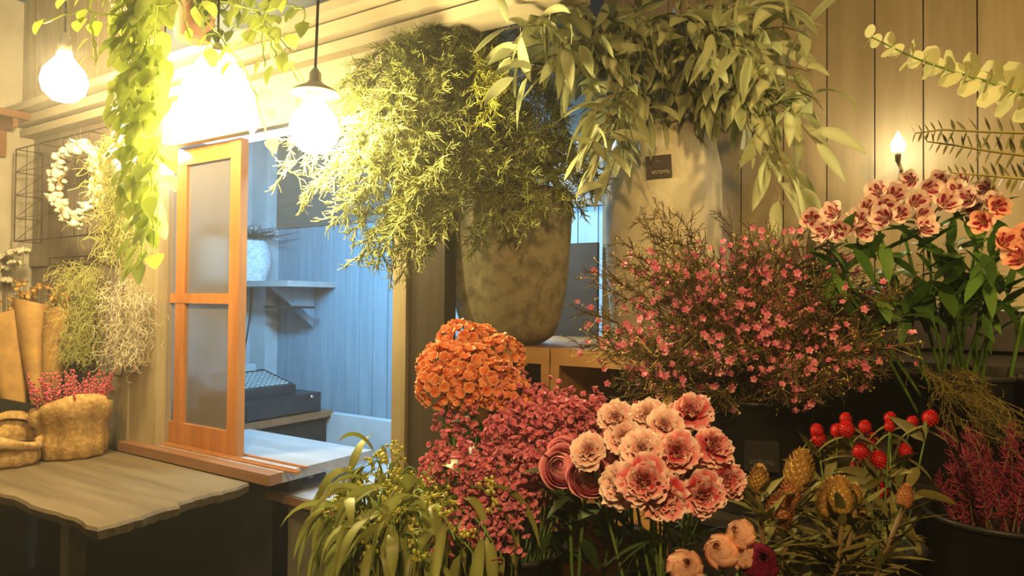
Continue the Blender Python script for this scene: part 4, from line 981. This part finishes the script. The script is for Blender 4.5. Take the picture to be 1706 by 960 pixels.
def cut(name, lab, cat, grp, base, head, bend=.02):
    o = empty(name, lab, cat, base, grp); base = V(base); head = V(head)
    mid = base.lerp(head, .6) + V((U(-bend, bend), U(-bend, bend), 0)); pts = bez(base, mid, head, 8)
    return o, pts
CP = [  # px, py, depth, size, face yaw/pitch, mesh, label
 (1150, 684, 1.06, 1.05, (-.1, .6), 2, 'frilly pink carnation at the top right of the bunch'),
 (1078, 690, 1.06, .95, (-.2, .9), 3, 'pale peach carnation at the top centre of the bunch'),
 (1108, 706, 1.03, .85, (.2, .7), 4, 'pale pink carnation tucked below the topmost pair'),
 (1024, 694, 1.05, .85, (-.3, .6), 4, 'small peach carnation at the top left of the bunch'),
 (980, 751, 1.00, .85, (-.2, .3), 3, 'peach carnation standing alone left of the bunch, above a rose'),
 (1040, 728, 1.03, .90, (0, .5), 4, 'salmon carnation behind the upper left of the bunch'),
 (1068, 750, .98, .98, (-.3, .3), 3, 'pale carnation in the middle left of the bunch'),
 (1130, 752, .97, 1.05, (.1, .3), 1, 'large carnation with pale rim in the centre of the bunch'),
 (1190, 742, 1.00, .98, (.5, .6), 2, 'carnation seen from the side at the right of the bunch'),
 (1070, 802, .92, 1.15, (-.2, .1), 0, 'largest red and white carnation, low in the middle of the bunch'),
 (1030, 812, .97, .98, (-.6, 0), 4, 'salmon carnation at the lower left next to the roses'),
 (1105, 832, .93, 1.08, (.1, -.3), 1, 'carnation facing down below the largest one'),
 (1171, 826, .94, 1.05, (.2, -.1), 0, 'red-centred carnation with a white rim at the bottom right'),
 (1214, 800, .99, .95, (.6, .2), 2, 'crimson carnation at the far right of the bunch'),
 (1152, 790, 1.02, .85, (.2, .1), 4, 'dusky carnation in the shade behind the bottom right bloom')]
def facing(h, yaw, pitch):
    d = (EYE - h).normalized(); s = d.cross(Z).normalized()
    return (d + (-s) * yaw * -1 * -1 + Z * pitch).normalized()
for px, py, d, s, (fy, fp), k, lab in CP:
    h = at(px, py, d); f = facing(h, fy, fp); b = KC + V((U(-.04, .04), U(-.04, .04), .03)); back = h - f * .045 * s
    o, pts = cut('carnation', lab, 'flower', 'frilly carnations in the front bucket', b, back)
    mb = MB(); mb.r = .4; mb.tube(pts, .0022, 5); part('stem', mb, p_stem, o)
    mb = MB()
    for i in (3, 4, 5, 6): stem_leaf(mb, pts[i], (pts[i] - pts[i - 1]).normalized() * .5 + rv(.5), .08, .006, 2)
    part('leaves', mb, p_leaf, o)
    xf('bloom', None, None, f, h, o, b, scale=s, me=CARN[k]); xf('calyx', None, None, f, h - f * .008, o, b, scale=s, me=CAL)
ROSE = [rose_mesh(s, p_rose, 8) for s in (51, 52)]; RAN = [rose_mesh(s, p_peach, 11, .024, .2, .5) for s in (61, 62)]; PLUM = rose_mesh(71, p_plum, 9, .026, .2, .5)
random.seed(12)
for px, py, d, s, f_, k, lab in [(938, 780, 1.10, 1.05, (-.4, .35), 0, 'deep pink rose turned to the left'), (981, 795, 1.06, 1.0, (.1, .25), 1, 'dusky pink rose facing the front, right of the deep pink one'),
                          (1022, 764, 1.10, .60, (.2, .3), 0, 'small pink rosebud between the peach carnation and the bunch'), (938, 752, 1.18, .75, (-.2, .7), 1, 'half-open pink rose behind the deep pink one')]:
    h = at(px, py, d); f = facing(h, *f_); b = KR + V((U(-.04, .04), U(-.04, .04), .03)); o, pts = cut('rose', lab, 'flower', 'pink roses', b, h - f * .026 * s)
    mb = MB(); mb.r = .2; mb.tube(pts, .003, 6); part('stem', mb, p_stem, o); mb = MB()
    for i in (4, 5, 6, 7):
        for q in range(3): mb.r = RND(); dd = (rv(1) + Z * .2).normalized(); mb.leaf(pts[i].lerp(pts[min(8, i + 1)], RND()) + dd * .02, dd, Z, .06, .038, 'lance', fold=.1, segs=6, droop=.7)
    part('leaves', mb, p_leaf, o); xf('bloom', None, None, f, h, o, b, scale=s, me=ROSE[k])
    mb = MB()
    for q in range(5): mb.r = .6; mb.leaf((0, 0, -.026), (math.cos(q * 1.256), math.sin(q * 1.256), -.2), Z, .028, .009, 'lance', segs=4)
    xf('sepals', mb, p_stem, f, h, o, b, scale=s)
KN = spot(1200, 1010, .98, .84, .08, .17, 'black bucket of peach ranunculus', 'dark display stand under the ranunculus bucket')
for px, py, s, lab in [(1232, 888, .85, 'peach ranunculus, topmost of the low group'), (1200, 917, 1.0, 'peach ranunculus in the middle left of the low group'), (1233, 922, .85, 'peach ranunculus beside the plum one'), (1142, 944, 1.05, 'peach ranunculus alone at the bottom edge, left of the group')]:
    h = at(px, py, .98); f = facing(h, U(-.4, .4), .3); b = KN + V((U(-.04, .04), U(-.04, .04), .03)); o, pts = cut('ranunculus', lab, 'flower', 'peach ranunculus', b, h - f * .02)
    mb = MB(); mb.tube(pts, .0025, 5); part('stem', mb, p_stem, o); xf('bloom', None, None, f, h, o, b, scale=s, me=RAN[0 if px < 1220 else 1])
h = at(1266, 935, .98); f = facing(h, .2, .3); b = KN + V((.05, .02, .03)); o, pts = cut('ranunculus', 'dark plum ranunculus right of the peach ones', 'flower', None, b, h - f * .02)
mb = MB(); mb.tube(pts, .0025, 5); part('stem', mb, p_stem, o); xf('bloom', None, None, f, h, o, b, scale=1.0, me=PLUM)

# -- orange ball flowers made of many small florets
def orange_mesh(seed):
    random.seed(seed); mb = MB()
    for k in range(46):
        z = 1 - 1.25 * (k + .5) / 46; a = k * 2.39996; r_ = math.sqrt(max(0, 1 - z * z)); v = V((r_ * math.cos(a), r_ * math.sin(a), z)); c = V((v.x * .050, v.y * .050, v.z * .038 - .012)) + rv(.003); M_ = frame(v + rv(.4)); mb.r = RND()
        for j in range(5): mb.petal(M_, c - v * .006, j * 1.256 + U(-.2, .2), .016, .018, 1.15, .1, .35, .0012, 4, 3, 3, .001)
    return mb.mesh('bloom', p_orange)
OR = [orange_mesh(s) for s in (81, 82, 83)]; random.seed(13)
for px, py, d, s, lab in [(765, 565, 1.50, .95, 'orange floret ball, topmost'), (800, 572, 1.55, .95, 'orange floret ball, top right of the topmost one'), (735, 602, 1.45, 1.0, 'orange floret ball at the left, upper row'), (785, 608, 1.42, 1.0, 'orange floret ball in the centre'),
                         (836, 592, 1.46, .95, 'orange floret ball at the right, upper row'), (733, 636, 1.40, .95, 'orange floret ball at the lower left'), (778, 640, 1.39, .95, 'orange floret ball at the bottom centre'), (826, 634, 1.38, .95, 'orange floret ball at the lower right'), (858, 656, 1.36, .75, 'small orange floret cluster at the bottom right, over the pink sprays'), (835, 655, 1.37, .7, 'small orange floret cluster under the right-hand balls')]:
    h = at(px, py, d); f = (facing(h, U(-.3, .3), .9) + V(((px - 790) * .004, 0, 0))).normalized(); b = KO + V((U(-.05, .05), U(-.05, .05), .03)); o, pts = cut('orange_flower', lab, 'flower', 'orange floret balls', b, h - f * .03)
    mb = MB(); mb.r = RND(); mb.tube(pts, .003, 6)
    for q in range(6): mb.tube([pts[7], h + rv(.022) - f * .012], .0014, 4)
    part('stem', mb, p_stem, o); mb = MB()
    for i in (3, 4, 5, 6): stem_leaf(mb, pts[i], rv(1) + Z * .5, .07, .016, 2)
    part('leaves', mb, p_leaf, o); xf('bloom', None, None, f, h, o, b, scale=s, me=OR[px % 3])

# -- rose-pink sprays below them
def floret_head(seed, n=12, R=.019):
    random.seed(seed); mb = MB()
    for k in range(n):
        c = V((U(-R, R), U(-R, R), U(-R, R) * 1.2)); v = (c + rv(.008) + V((0, 0, .004))).normalized(); M_ = frame(v); mb.r = RND()
        for j in range(5): mb.petal(M_, c, j * 1.256, .0085, .0088, 1.0, .25, .2, 0, 4, 2, 2, .0006)
    return mb.mesh('flower_head', p_statice)
FH = [floret_head(s) for s in range(90, 95)]; random.seed(14)
KS = spot(860, 990, 1.33, .80, .095, .23, 'black bucket of rose-pink flower sprays', 'dark display stand under the pink spray bucket')
for px, py, d in [(905, 672, 1.34), (940, 665, 1.36), (970, 690, 1.36), (990, 705, 1.34), (895, 700, 1.3), (930, 705, 1.3), (960, 720, 1.3), (870, 690, 1.34), (845, 720, 1.28), (880, 740, 1.26), (830, 760, 1.25), (860, 780, 1.22), (800, 780, 1.25), (775, 800, 1.25), (830, 810, 1.22), (870, 820, 1.2), (900, 800, 1.22), (765, 755, 1.3),
                  (740, 765, 1.3), (790, 830, 1.22), (820, 850, 1.2), (850, 860, 1.18), (810, 890, 1.18), (765, 880, 1.2), (910, 760, 1.24), (975, 740, 1.3), (945, 740, 1.28), (762, 690, 1.38), (890, 770, 1.22), (835, 740, 1.26), (1000, 690, 1.36), (870, 650, 1.38), (780, 770, 1.24), (920, 690, 1.28), (950, 690, 1.3), (985, 725, 1.3), (845, 835, 1.2), (905, 720, 1.27)]:
    h = at(px, py, d); b = KS + V((U(-.05, .05), U(-.05, .05), .03)); o, pts = cut('pink_spray', 'rose-pink spray flower of tiny florets, ' + where(px, py, [(900, 0, 9999, 735, 'reaching right before the pine crates'), (0, 0, 800, 9999, 'at the left under the orange balls'), (0, 800, 9999, 9999, 'low above the dark bucket'), (0, 0, 1, 1, 'in the middle between orange balls and roses')]), 'flower', 'rose-pink flower sprays', b, h, .04)
    mb = MB(); mb.r = .5; mb.tube(pts, .002, 5); heads = []
    dn = (pts[8] - pts[7]).normalized()
    for q in range(8):
        p = pts[8] + V((U(-.035, .035), U(-.035, .035), U(-.04, .025))); heads.append(p); mb.tube([pts[7] + dn * .005 * q, p], .001, 4)
    part('stem', mb, p_stem, o)
    for p in heads: put('flower_head', FH[int(U(0, 5))], o, p - b, frame(rv(1) + Z).to_quaternion(), U(.75, 1.15))

# -- wax flower bush: brown sprays dotted with pink blossoms
random.seed(15)
WB = at(1255, 640, 1.72); WB = V((WB.x, WB.y, 1.02)); stand(WB, .16, 1.0 - .021 + .0, 'dark display stand under the wax flower bucket'); WB.z = 1.0
bo = bucket('flower_bucket', 'big black bucket with a faint label under the wax flowers', WB, .145, .27)
def wax_mesh(seed):
    random.seed(seed); mb = MB()
    for j in range(5): mb.r = RND(); mb.petal(I3, (0, 0, 0), j * 1.256, .0085, .0068, .45, .1, .3, 0, 4, 3, 2, .0015)
    mb.r = 0; mb.ball((0, 0, .0012), .0019, 6, 3, t=1.0); return mb.mesh('blossom', p_wax)
WX = [wax_mesh(s) for s in (101, 102, 103)]; random.seed(16)
WT = []
for k in range(128):
    a = U(0, 2 * PI); q = math.sqrt(RND()); x = 1250 + 295 * q * math.cos(a); y = 535 + 125 * q * math.sin(a) * (1 if math.sin(a) > 0 else 1.15) - 20 * (x > 1100 and x < 1350)
    WT.append((x, y, U(1.45, 1.85) - (.1 if y > 560 else 0), .35 if (x > 1400 and RND() < .6) else (1 if RND() < .85 else .3)))
WT += [(1035, 400, 1.6, .1), (1060, 365, 1.62, .1), (1085, 350, 1.62, .15), (1110, 380, 1.62, .15), (1140, 370, 1.62, .1), (1090, 400, 1.6, .2), (1025, 430, 1.6, .1), (1160, 400, 1.62, .3), (1050, 660, 1.45, .4), (1030, 640, 1.45, .5), (1300, 650, 1.42, .7), (1200, 660, 1.45, .6), (1400, 640, 1.45, .3), (1450, 620, 1.5, .4), (970, 520, 1.6, .8), (962, 575, 1.58, .8), (1000, 590, 1.55, .8), (1350, 660, 1.45, .3), (1000, 480, 1.62, .6), (985, 450, 1.62, .4)]
for px, py, d, fl in WT:
    e = at(px, py, d); a = WB + V((U(-.08, .08), U(-.08, .08), .17)); h = V((lerp(a.x, e.x, .4), lerp(a.y, e.y, .4), max(a.z + .10, e.z * .6 + a.z * .4 + .08)))
    b = a; pts = bez(a, h, e, 10); s = where(px, py, [(0, 0, 1100, 470, 'rising left before the tall planter'), (0, 470, 1100, 9999, 'leaning left over the pine crates'), (1380, 0, 9999, 9999, 'leaning right before the lily-like flowers'), (0, 590, 9999, 9999, 'hanging over the black bucket'), (0, 0, 9999, 470, 'on top before the planks'), (0, 0, 1, 1, 'in the middle of the bush')])
    o = empty('wax_flower_spray', 'twiggy spray full of pink wax flowers, ' + s if fl > .5 else 'twiggy spray of mostly yellow buds, ' + s, 'flower', b, 'blooming wax flower sprays' if fl > .5 else 'budding wax flower sprays')
    mb = MB(); spray(mb, pts, .0019, 30, .08, 7, .017, nr=.0009, spread=.7, t0=.35, grav=.1); part('twigs', mb, p_waxleaf, o)
    mb = MB()
    for k in range(int(10 + 18 * (1 - fl))):
        t = U(.45, 1); i = min(9, int(t * 10)); p = pts[i].lerp(pts[i + 1], t * 10 - i) + rv(.05 * (1.2 - t * .4)); mb.r = RND(); mb.tube([pts[i], p], .0006, 3); mb.ball(p, U(.0018, .0028), 5, 4)
    part('buds', mb, p_waxbud, o)
    for k in range(int(1 + 11 * fl)):
        t = U(.5, 1.02); x = min(9.99, t * 10); i = int(x); p = pts[i].lerp(pts[i + 1], x - i) + rv(.045)
        put('blossom', WX[k % 3], o, p - b, frame((EYE - p).normalized() + rv(.8) + Z * .3).to_quaternion(), U(.7, 1.1))
# label on that bucket
lp = WB + V((0, 0, .15)); nd2 = V((EYE.x - WB.x, EYE.y - WB.y, 0)).normalized(); nd2 = Quaternion(Z, .12) @ nd2; lc = lp + nd2 * .150; lb = empty('price_tag', 'black price tag with faint writing on the big black bucket', 'price tag', lc); rx2 = Z.cross(nd2).normalized()
mb = MB(); mb.obox(lc, (rx2, Z, nd2), (.075, .07, .003)); part('card', mb, m_bucket, lb, smooth=False); m_ink2 = plain('faint_ink', (.14, .13, .12), .8)
text('¥570/Ma', .015, lc + nd2 * .002 - Z * .015, lb, rx2, Z, m_ink2); text('WAX', .010, lc + nd2 * .002 + Z * .018, lb, rx2, Z, m_ink2) if 0 else None

# -- dark bronze pointed leaves behind the bush
PB = V((WB.x + .1, WB.y + .40, CZ)) 
for px, py in [(1243, 400), (1262, 425), (1320, 408), (1350, 385), (1385, 405), (1400, 440), (1300, 430), (1375, 430)]:
    e = at(px, py, 1.95); a = V((e.x - .02, e.y + .03, CZ + .001)); o = empty('bronze_leaf', 'dark bronze pointed leaf standing behind the wax flowers', 'leaf', a, 'dark bronze leaves behind the wax flowers'); mb = MB(); mb.tube([a, e - Z * .12], .002, 4); part('stem', mb, p_purpleleaf, o)
    mb = MB(); mb.r = RND(); mb.leaf(e - Z * .125, Z + rv(.12), -FW + rv(.3), .145, .028, 'lance', fold=.3, segs=7); part('blade', mb, p_purpleleaf, o)

# -- alstroemeria
def alst_mesh(seed, mat):
    random.seed(seed); mb = MB()
    for k in range(6):
        mb.r = RND(); wide = k % 2 == 0
        mb.petal(I3, (0, 0, -.030), k * PI / 3 + U(-.1, .1), .043 if wide else .046, .038 if wide else .024, 1.35, .25 if wide else .55, .25, .001, 3, 6, 6, .003, blotch=True, point=.25)
    for k in range(6): mb.r = .2; mb.tube([(0, 0, -.025), (.004 * math.cos(k), .004 * math.sin(k), -.004), (.009 * math.cos(k), .009 * math.sin(k) - .003, .008)], .0007, 3, t=.4)
    mb.r = .5; mb.lathe([(.0015, -.042), (.004, -.036), (.004, -.028)], n=8, t=0); return mb.mesh('floret', mat)
AL = [alst_mesh(s, p_alst) for s in (111, 112, 113)]; ALO = alst_mesh(114, p_alsto); random.seed(17)
AB = at(1600, 650, 1.62); AB = V((AB.x, AB.y, 1.10)); stand(AB, .13, 1.10 - .021, 'dark display stand under the lily-like flowers'); bucket('flower_bucket', 'black bucket under the white and magenta lily-like flowers', AB, .115, .24)
AS = [(1352, 365, 1.55, 0), (1385, 352, 1.52, 0), (1412, 375, 1.5, 0), (1370, 385, 1.5, 0), (1428, 362, 1.5, 0), (1460, 318, 1.55, 0), (1475, 345, 1.5, 0), (1450, 345, 1.52, 0), (1470, 362, 1.48, 0), (1492, 322, 1.53, 0), (1500, 355, 1.5, 0), (1515, 300, 1.6, 0), (1540, 360, 1.47, 0),
      (1552, 315, 1.52, 0), (1578, 335, 1.48, 0), (1600, 300, 1.55, 0), (1608, 330, 1.47, 0), (1565, 300, 1.58, 0), (1590, 318, 1.5, 0), (1640, 315, 1.55, 0), (1655, 335, 1.5, 0), (1545, 378, 1.46, 0), (1635, 370, 1.4, 1), (1665, 345, 1.42, 1), (1680, 400, 1.3, 1), (1695, 425, 1.28, 1), (1700, 395, 1.3, 1), (1530, 335, 1.5, 0), (1620, 345, 1.5, 0), (1395, 385, 1.5, 0), (1440, 385, 1.5, 0)]
groups_ = {}
for i, (px, py, d, k) in enumerate(AS): groups_.setdefault(('or' if k else int((px - 1330) / 42)), []).append((px, py, d, k))
places = ['leftmost, over the wax flowers', 'second from the left', 'third from the left, low', 'in the left half, below the small wall lamp', 'in the middle, under the small wall lamp', 'right of the small wall lamp', 'in the right half', 'right, before the thin branches']
ck = 0
for key, fl in sorted(groups_.items(), key=lambda x: str(x[0])):
    hs = [at(px, py, d) for px, py, d, k in fl]; cen = sum(hs, V((0, 0, 0))) / len(hs)
    lab = 'salmon lily-like flower cluster at the right edge, over the green stems' if key == 'or' else 'white and magenta lily-like flower cluster, ' + places[min(ck, 7)]
    if key != 'or': ck += 1
    b = AB + V((U(-.05, .05), U(-.04, .04), .03)); o, pts = cut('alstroemeria', lab, 'flower', 'white and magenta lily-like flowers', b, cen - Z * .05 + FW * .03, .03)
    mb = MB(); mb.r = .9; mb.tube(pts, .0038, 6)
    for h in hs: mb.tube(bez(pts[8], pts[8].lerp(h, .5) + Z * .01, h + FW * .03 - Z * .01, 5), .0016, 4)
    part('stem', mb, p_leafg, o); mb = MB()
    for q in range(16):
        i = int(U(5, 8.9)); mb.r = RND(); dd = (rv(1) + Z * .1 - FW * .3).normalized(); mb.leaf(pts[i] + rv(.02), dd, Z, U(.07, .11), U(.022, .032), 'lance', fold=.1, segs=6, droop=U(.3, 1.2), twist=U(-1, 1))
    part('leaves', mb, p_leafg, o)
    for j, (h, (px, py, d, k)) in enumerate(zip(hs, fl)): xf('floret', None, None, facing(h, U(-.8, .8), U(-.1, .6)), h, o, b, scale=U(.85, 1.08), me=ALO if k else AL[j % 3])
# extra plain green stems in that bucket
for px, py in [(1562, 470), (1585, 470), (1600, 480), (1548, 480), (1650, 500), (1690, 520), (1620, 490), (1575, 485), (1635, 480)]:
    b = AB + V((U(-.06, .06), U(-.05, .05), .03)); e = at(px + 15, py, 1.5); o, pts = cut('green_stem', 'bare bright green flower stalk under the lily-like blooms', 'flower stalk', 'green stalks under the lily-like flowers', b, e); o.name = 'flower_stalk'
    mb = MB(); mb.r = RND(); mb.tube(pts, .0042, 7, True); part('stalk', mb, p_leafg, o); mb = MB()
    for q in range(6): mb.r = RND(); mb.leaf(pts[8] + rv(.02), rv(1) + Z * .3, Z, .09, .034, 'lance', fold=.1, segs=6, droop=.6)
    part('leaves', mb, p_leafg, o)

# -- red globe flowers
random.seed(18)
GB = at(1450, 1000, 1.22); GB = V((GB.x, GB.y, .88)); stand(GB, .10, .88 - .021, 'dark display stand under the red globe flowers'); bucket('flower_bucket', 'black bucket of red globe flowers', GB, .085, .20)
def globe_mesh(seed):
    random.seed(seed); mb = MB()
    for k in range(90):
        z = 1 - 2 * (k + .5) / 90; a = k * 2.39996; r_ = math.sqrt(1 - z * z); v = V((r_ * math.cos(a), r_ * math.sin(a), z)); mb.r = RND(); mb.leaf(v * .010, v * .8 + Z * .35, Z + v * .1, .0065, .005, 'lance', segs=2, fold=.3)
    mb.r = .2; mb.ball((0, 0, 0), .0125, 10, 8); return mb.mesh('bloom', p_red)
GM = globe_mesh(121); random.seed(19)
for px, py, s, lab in [(1361, 718, 1.0, 'upper of the two stacked red globes at the left'), (1364, 732, 1.05, 'lower of the two stacked red globes at the left'), (1396, 718, 1.0, 'red globe left in the upper cluster'), (1411, 716, 1.15, 'largest red globe of the upper cluster'), (1409, 698, .85, 'red globe on top of the upper cluster'),
                       (1441, 712, 1.0, 'red globe right in the upper cluster'), (1453, 731, .95, 'red globe below the upper cluster'), (1434, 752, 1.15, 'bright red globe in the middle, left one'), (1464, 766, 1.2, 'bright red globe in the middle, right one'), (1427, 779, .9, 'dim red globe under the middle pair'),
                       (1508, 752, 1.1, 'red globe alone at the right above a leaf'), (1468, 817, 1.15, 'lowest red globe, over the ochre cones'), (1483, 697, .9, 'red globe at the top centre'), (1482, 711, .7, 'small red globe under the top centre one'), (1550, 697, 1.1, 'oval red globe at the far right top'), (1520, 703, .85, 'russet globe left of the far right one'), (1484, 786, .75, 'faded red globe half behind a leaf')]:
    h = at(px, py, 1.2 + U(-.04, .05)); b = GB + V((U(-.04, .04), U(-.04, .04), .03)); o, pts = cut('globe_flower', lab, 'flower', 'red globe flowers', b, h, .04)
    mb = MB(); mb.r = RND(); mb.tube(pts, .0016, 5); part('stem', mb, p_stem, o); mb = MB()
    for sg in (-1, 1): mb.r = RND(); mb.leaf(h - Z * .012, V((sg * .9, -.2, U(-.6, .3))), Z, U(.03, .07), .016, 'lance', segs=6, droop=.8)
    for q in range(4): i = int(U(5, 8)); stem_leaf(mb, pts[i], rv(1), .08, .02, 1)
    part('leaves', mb, p_proleaf, o); xf('bloom', None, None, Z + rv(.3), h, o, b, scale=s * .86, me=GM)

# -- ochre cones with lance leaves
def cone_mesh(seed, mat):
    random.seed(seed); mb = MB()
    for k in range(110):
        t = (k + .5) / 110; z = -.026 + .055 * t; R = .0195 * math.sin(PI * min(1, .18 + t * .82)) ** .75; a = k * 2.39996; v = V((math.cos(a), math.sin(a), 0)); mb.r = RND()
        mb.leaf(V((v.x * R * .8, v.y * R * .8, z)), v * .55 + Z, v, .013, .008, 'lance', segs=3, fold=.25)
    mb.lathe([(.004, -.028), (.013, -.02), (.0175, -.004), (.0145, .014), (.007, .026), (.0005, .031)], n=12); return mb.mesh('cone', mat)
CO = [cone_mesh(131, p_cone), cone_mesh(132, p_conerose)]; random.seed(20)
NB = at(1350, 1080, 1.10); NB = V((NB.x, NB.y, .84)); stand(NB, .10, .84 - .021, 'dark display stand under the ochre cone flowers'); bucket('flower_bucket', 'black bucket of ochre cone flowers', NB, .085, .16)
for px, py, s, k, lab in [(1298, 858, 1.05, 1, 'russet cone flower, largest at the left'), (1330, 790, 1.1, 0, 'tall ochre cone flower, topmost'), (1318, 826, .8, 1, 'small russet cone flower under the topmost one'), (1385, 842, 1.15, 0, 'wide ochre cone flower in the centre'),
                          (1402, 830, .9, 0, 'ochre cone flower behind the wide one'), (1424, 826, .55, 0, 'small ochre cone bud right of the wide one'), (1264, 802, .7, 0, 'pale green-ochre cone bud at the far left'), (1508, 830, .6, 1, 'peach bud at the right under the red globes'), (1430, 852, .6, 0, 'greenish cone bud among leaves right of the centre')]:
    h = at(px, py, 1.05 + U(-.03, .05)); b = NB + V((U(-.04, .04), U(-.04, .04), .02)); ax = (Z + V((U(-.2, .2), U(-.2, .2), 0))).normalized(); o, pts = cut('cone_flower', lab, 'flower', 'ochre cone flowers', b, h - ax * .026 * s, .03)
    mb = MB(); mb.r = RND(); mb.tube(pts, .0038, 6); part('stem', mb, p_brownstem, o); mb = MB()
    for q in range(30):
        t = U(.55, 1); i = min(7, int(t * 8)); p = pts[i].lerp(pts[i + 1], t * 8 - i); a = U(0, 6.28); mb.r = RND(); mb.leaf(p, V((math.cos(a), math.sin(a), U(.1, 1.1))), Z, U(.05, .085), U(.010, .016), 'lance', segs=6, droop=U(-.3, .5), fold=.2)
    part('leaves', mb, p_proleaf, o); xf('cone', None, None, ax, h, o, b, scale=s, me=CO[k])

# -- plum heather and grassy sprays at the right
HB = at(1660, 900, 1.32); HB = V((HB.x, HB.y, .86)); stand(HB, .14, .86 - .021, 'dark display stand under the plum heather'); bucket('flower_bucket', 'black bucket of plum heather', HB, .12, .24)
random.seed(21)
for k in range(26):
    px = U(1555, 1720); py = 690 + 60 * abs((px - 1640) / 90) * .4 + U(0, 110); e = at(px, py, U(1.2, 1.4)); b = HB + V((U(-.06, .06), U(-.06, .06), .04)); o, pts = cut('heather_sprig', 'plum-coloured heather sprig in the dark bucket at lower right', 'flower', 'plum heather sprigs', b, e, .04)
    mb = MB(); mb.tube(pts, .0016, 4); part('stem', mb, p_brownstem, o); mb = MB()
    for q in range(70):
        t = U(.55, 1.0); x = t * 8; i = min(7, int(x)); p = pts[i].lerp(pts[i + 1], x - i); v = rv(1).normalized(); mb.r = RND(); mb.tube([p, p + v * .022 * (1.3 - t * .7) + Z * .012], [.0018, .0008], 3)
    part('blossoms', mb, p_heather, o)
for k in range(24):
    px = U(1570, 1760); t_ = (px - 1540) / 200; py = 625 + 85 * t_ + U(-15, 80); e = at(px, py, U(1.25, 1.5)); b = AB + V((U(-.05, .05), U(-.05, .05), .15)); h = at(U(1450, 1620), U(585, 650), 1.5)
    o = empty('grass_spray', 'fine yellow-green grassy spray arching over the plum heather', 'foliage', b, 'grassy sprays over the heather'); mb = MB(); spray(mb, bez(b, b + Z * .15, h, 12, e), .0014, 11, .11, 5, .014, nr=.0008, spread=.3, t0=.5, grav=.1); part('foliage', mb, p_grass, o)
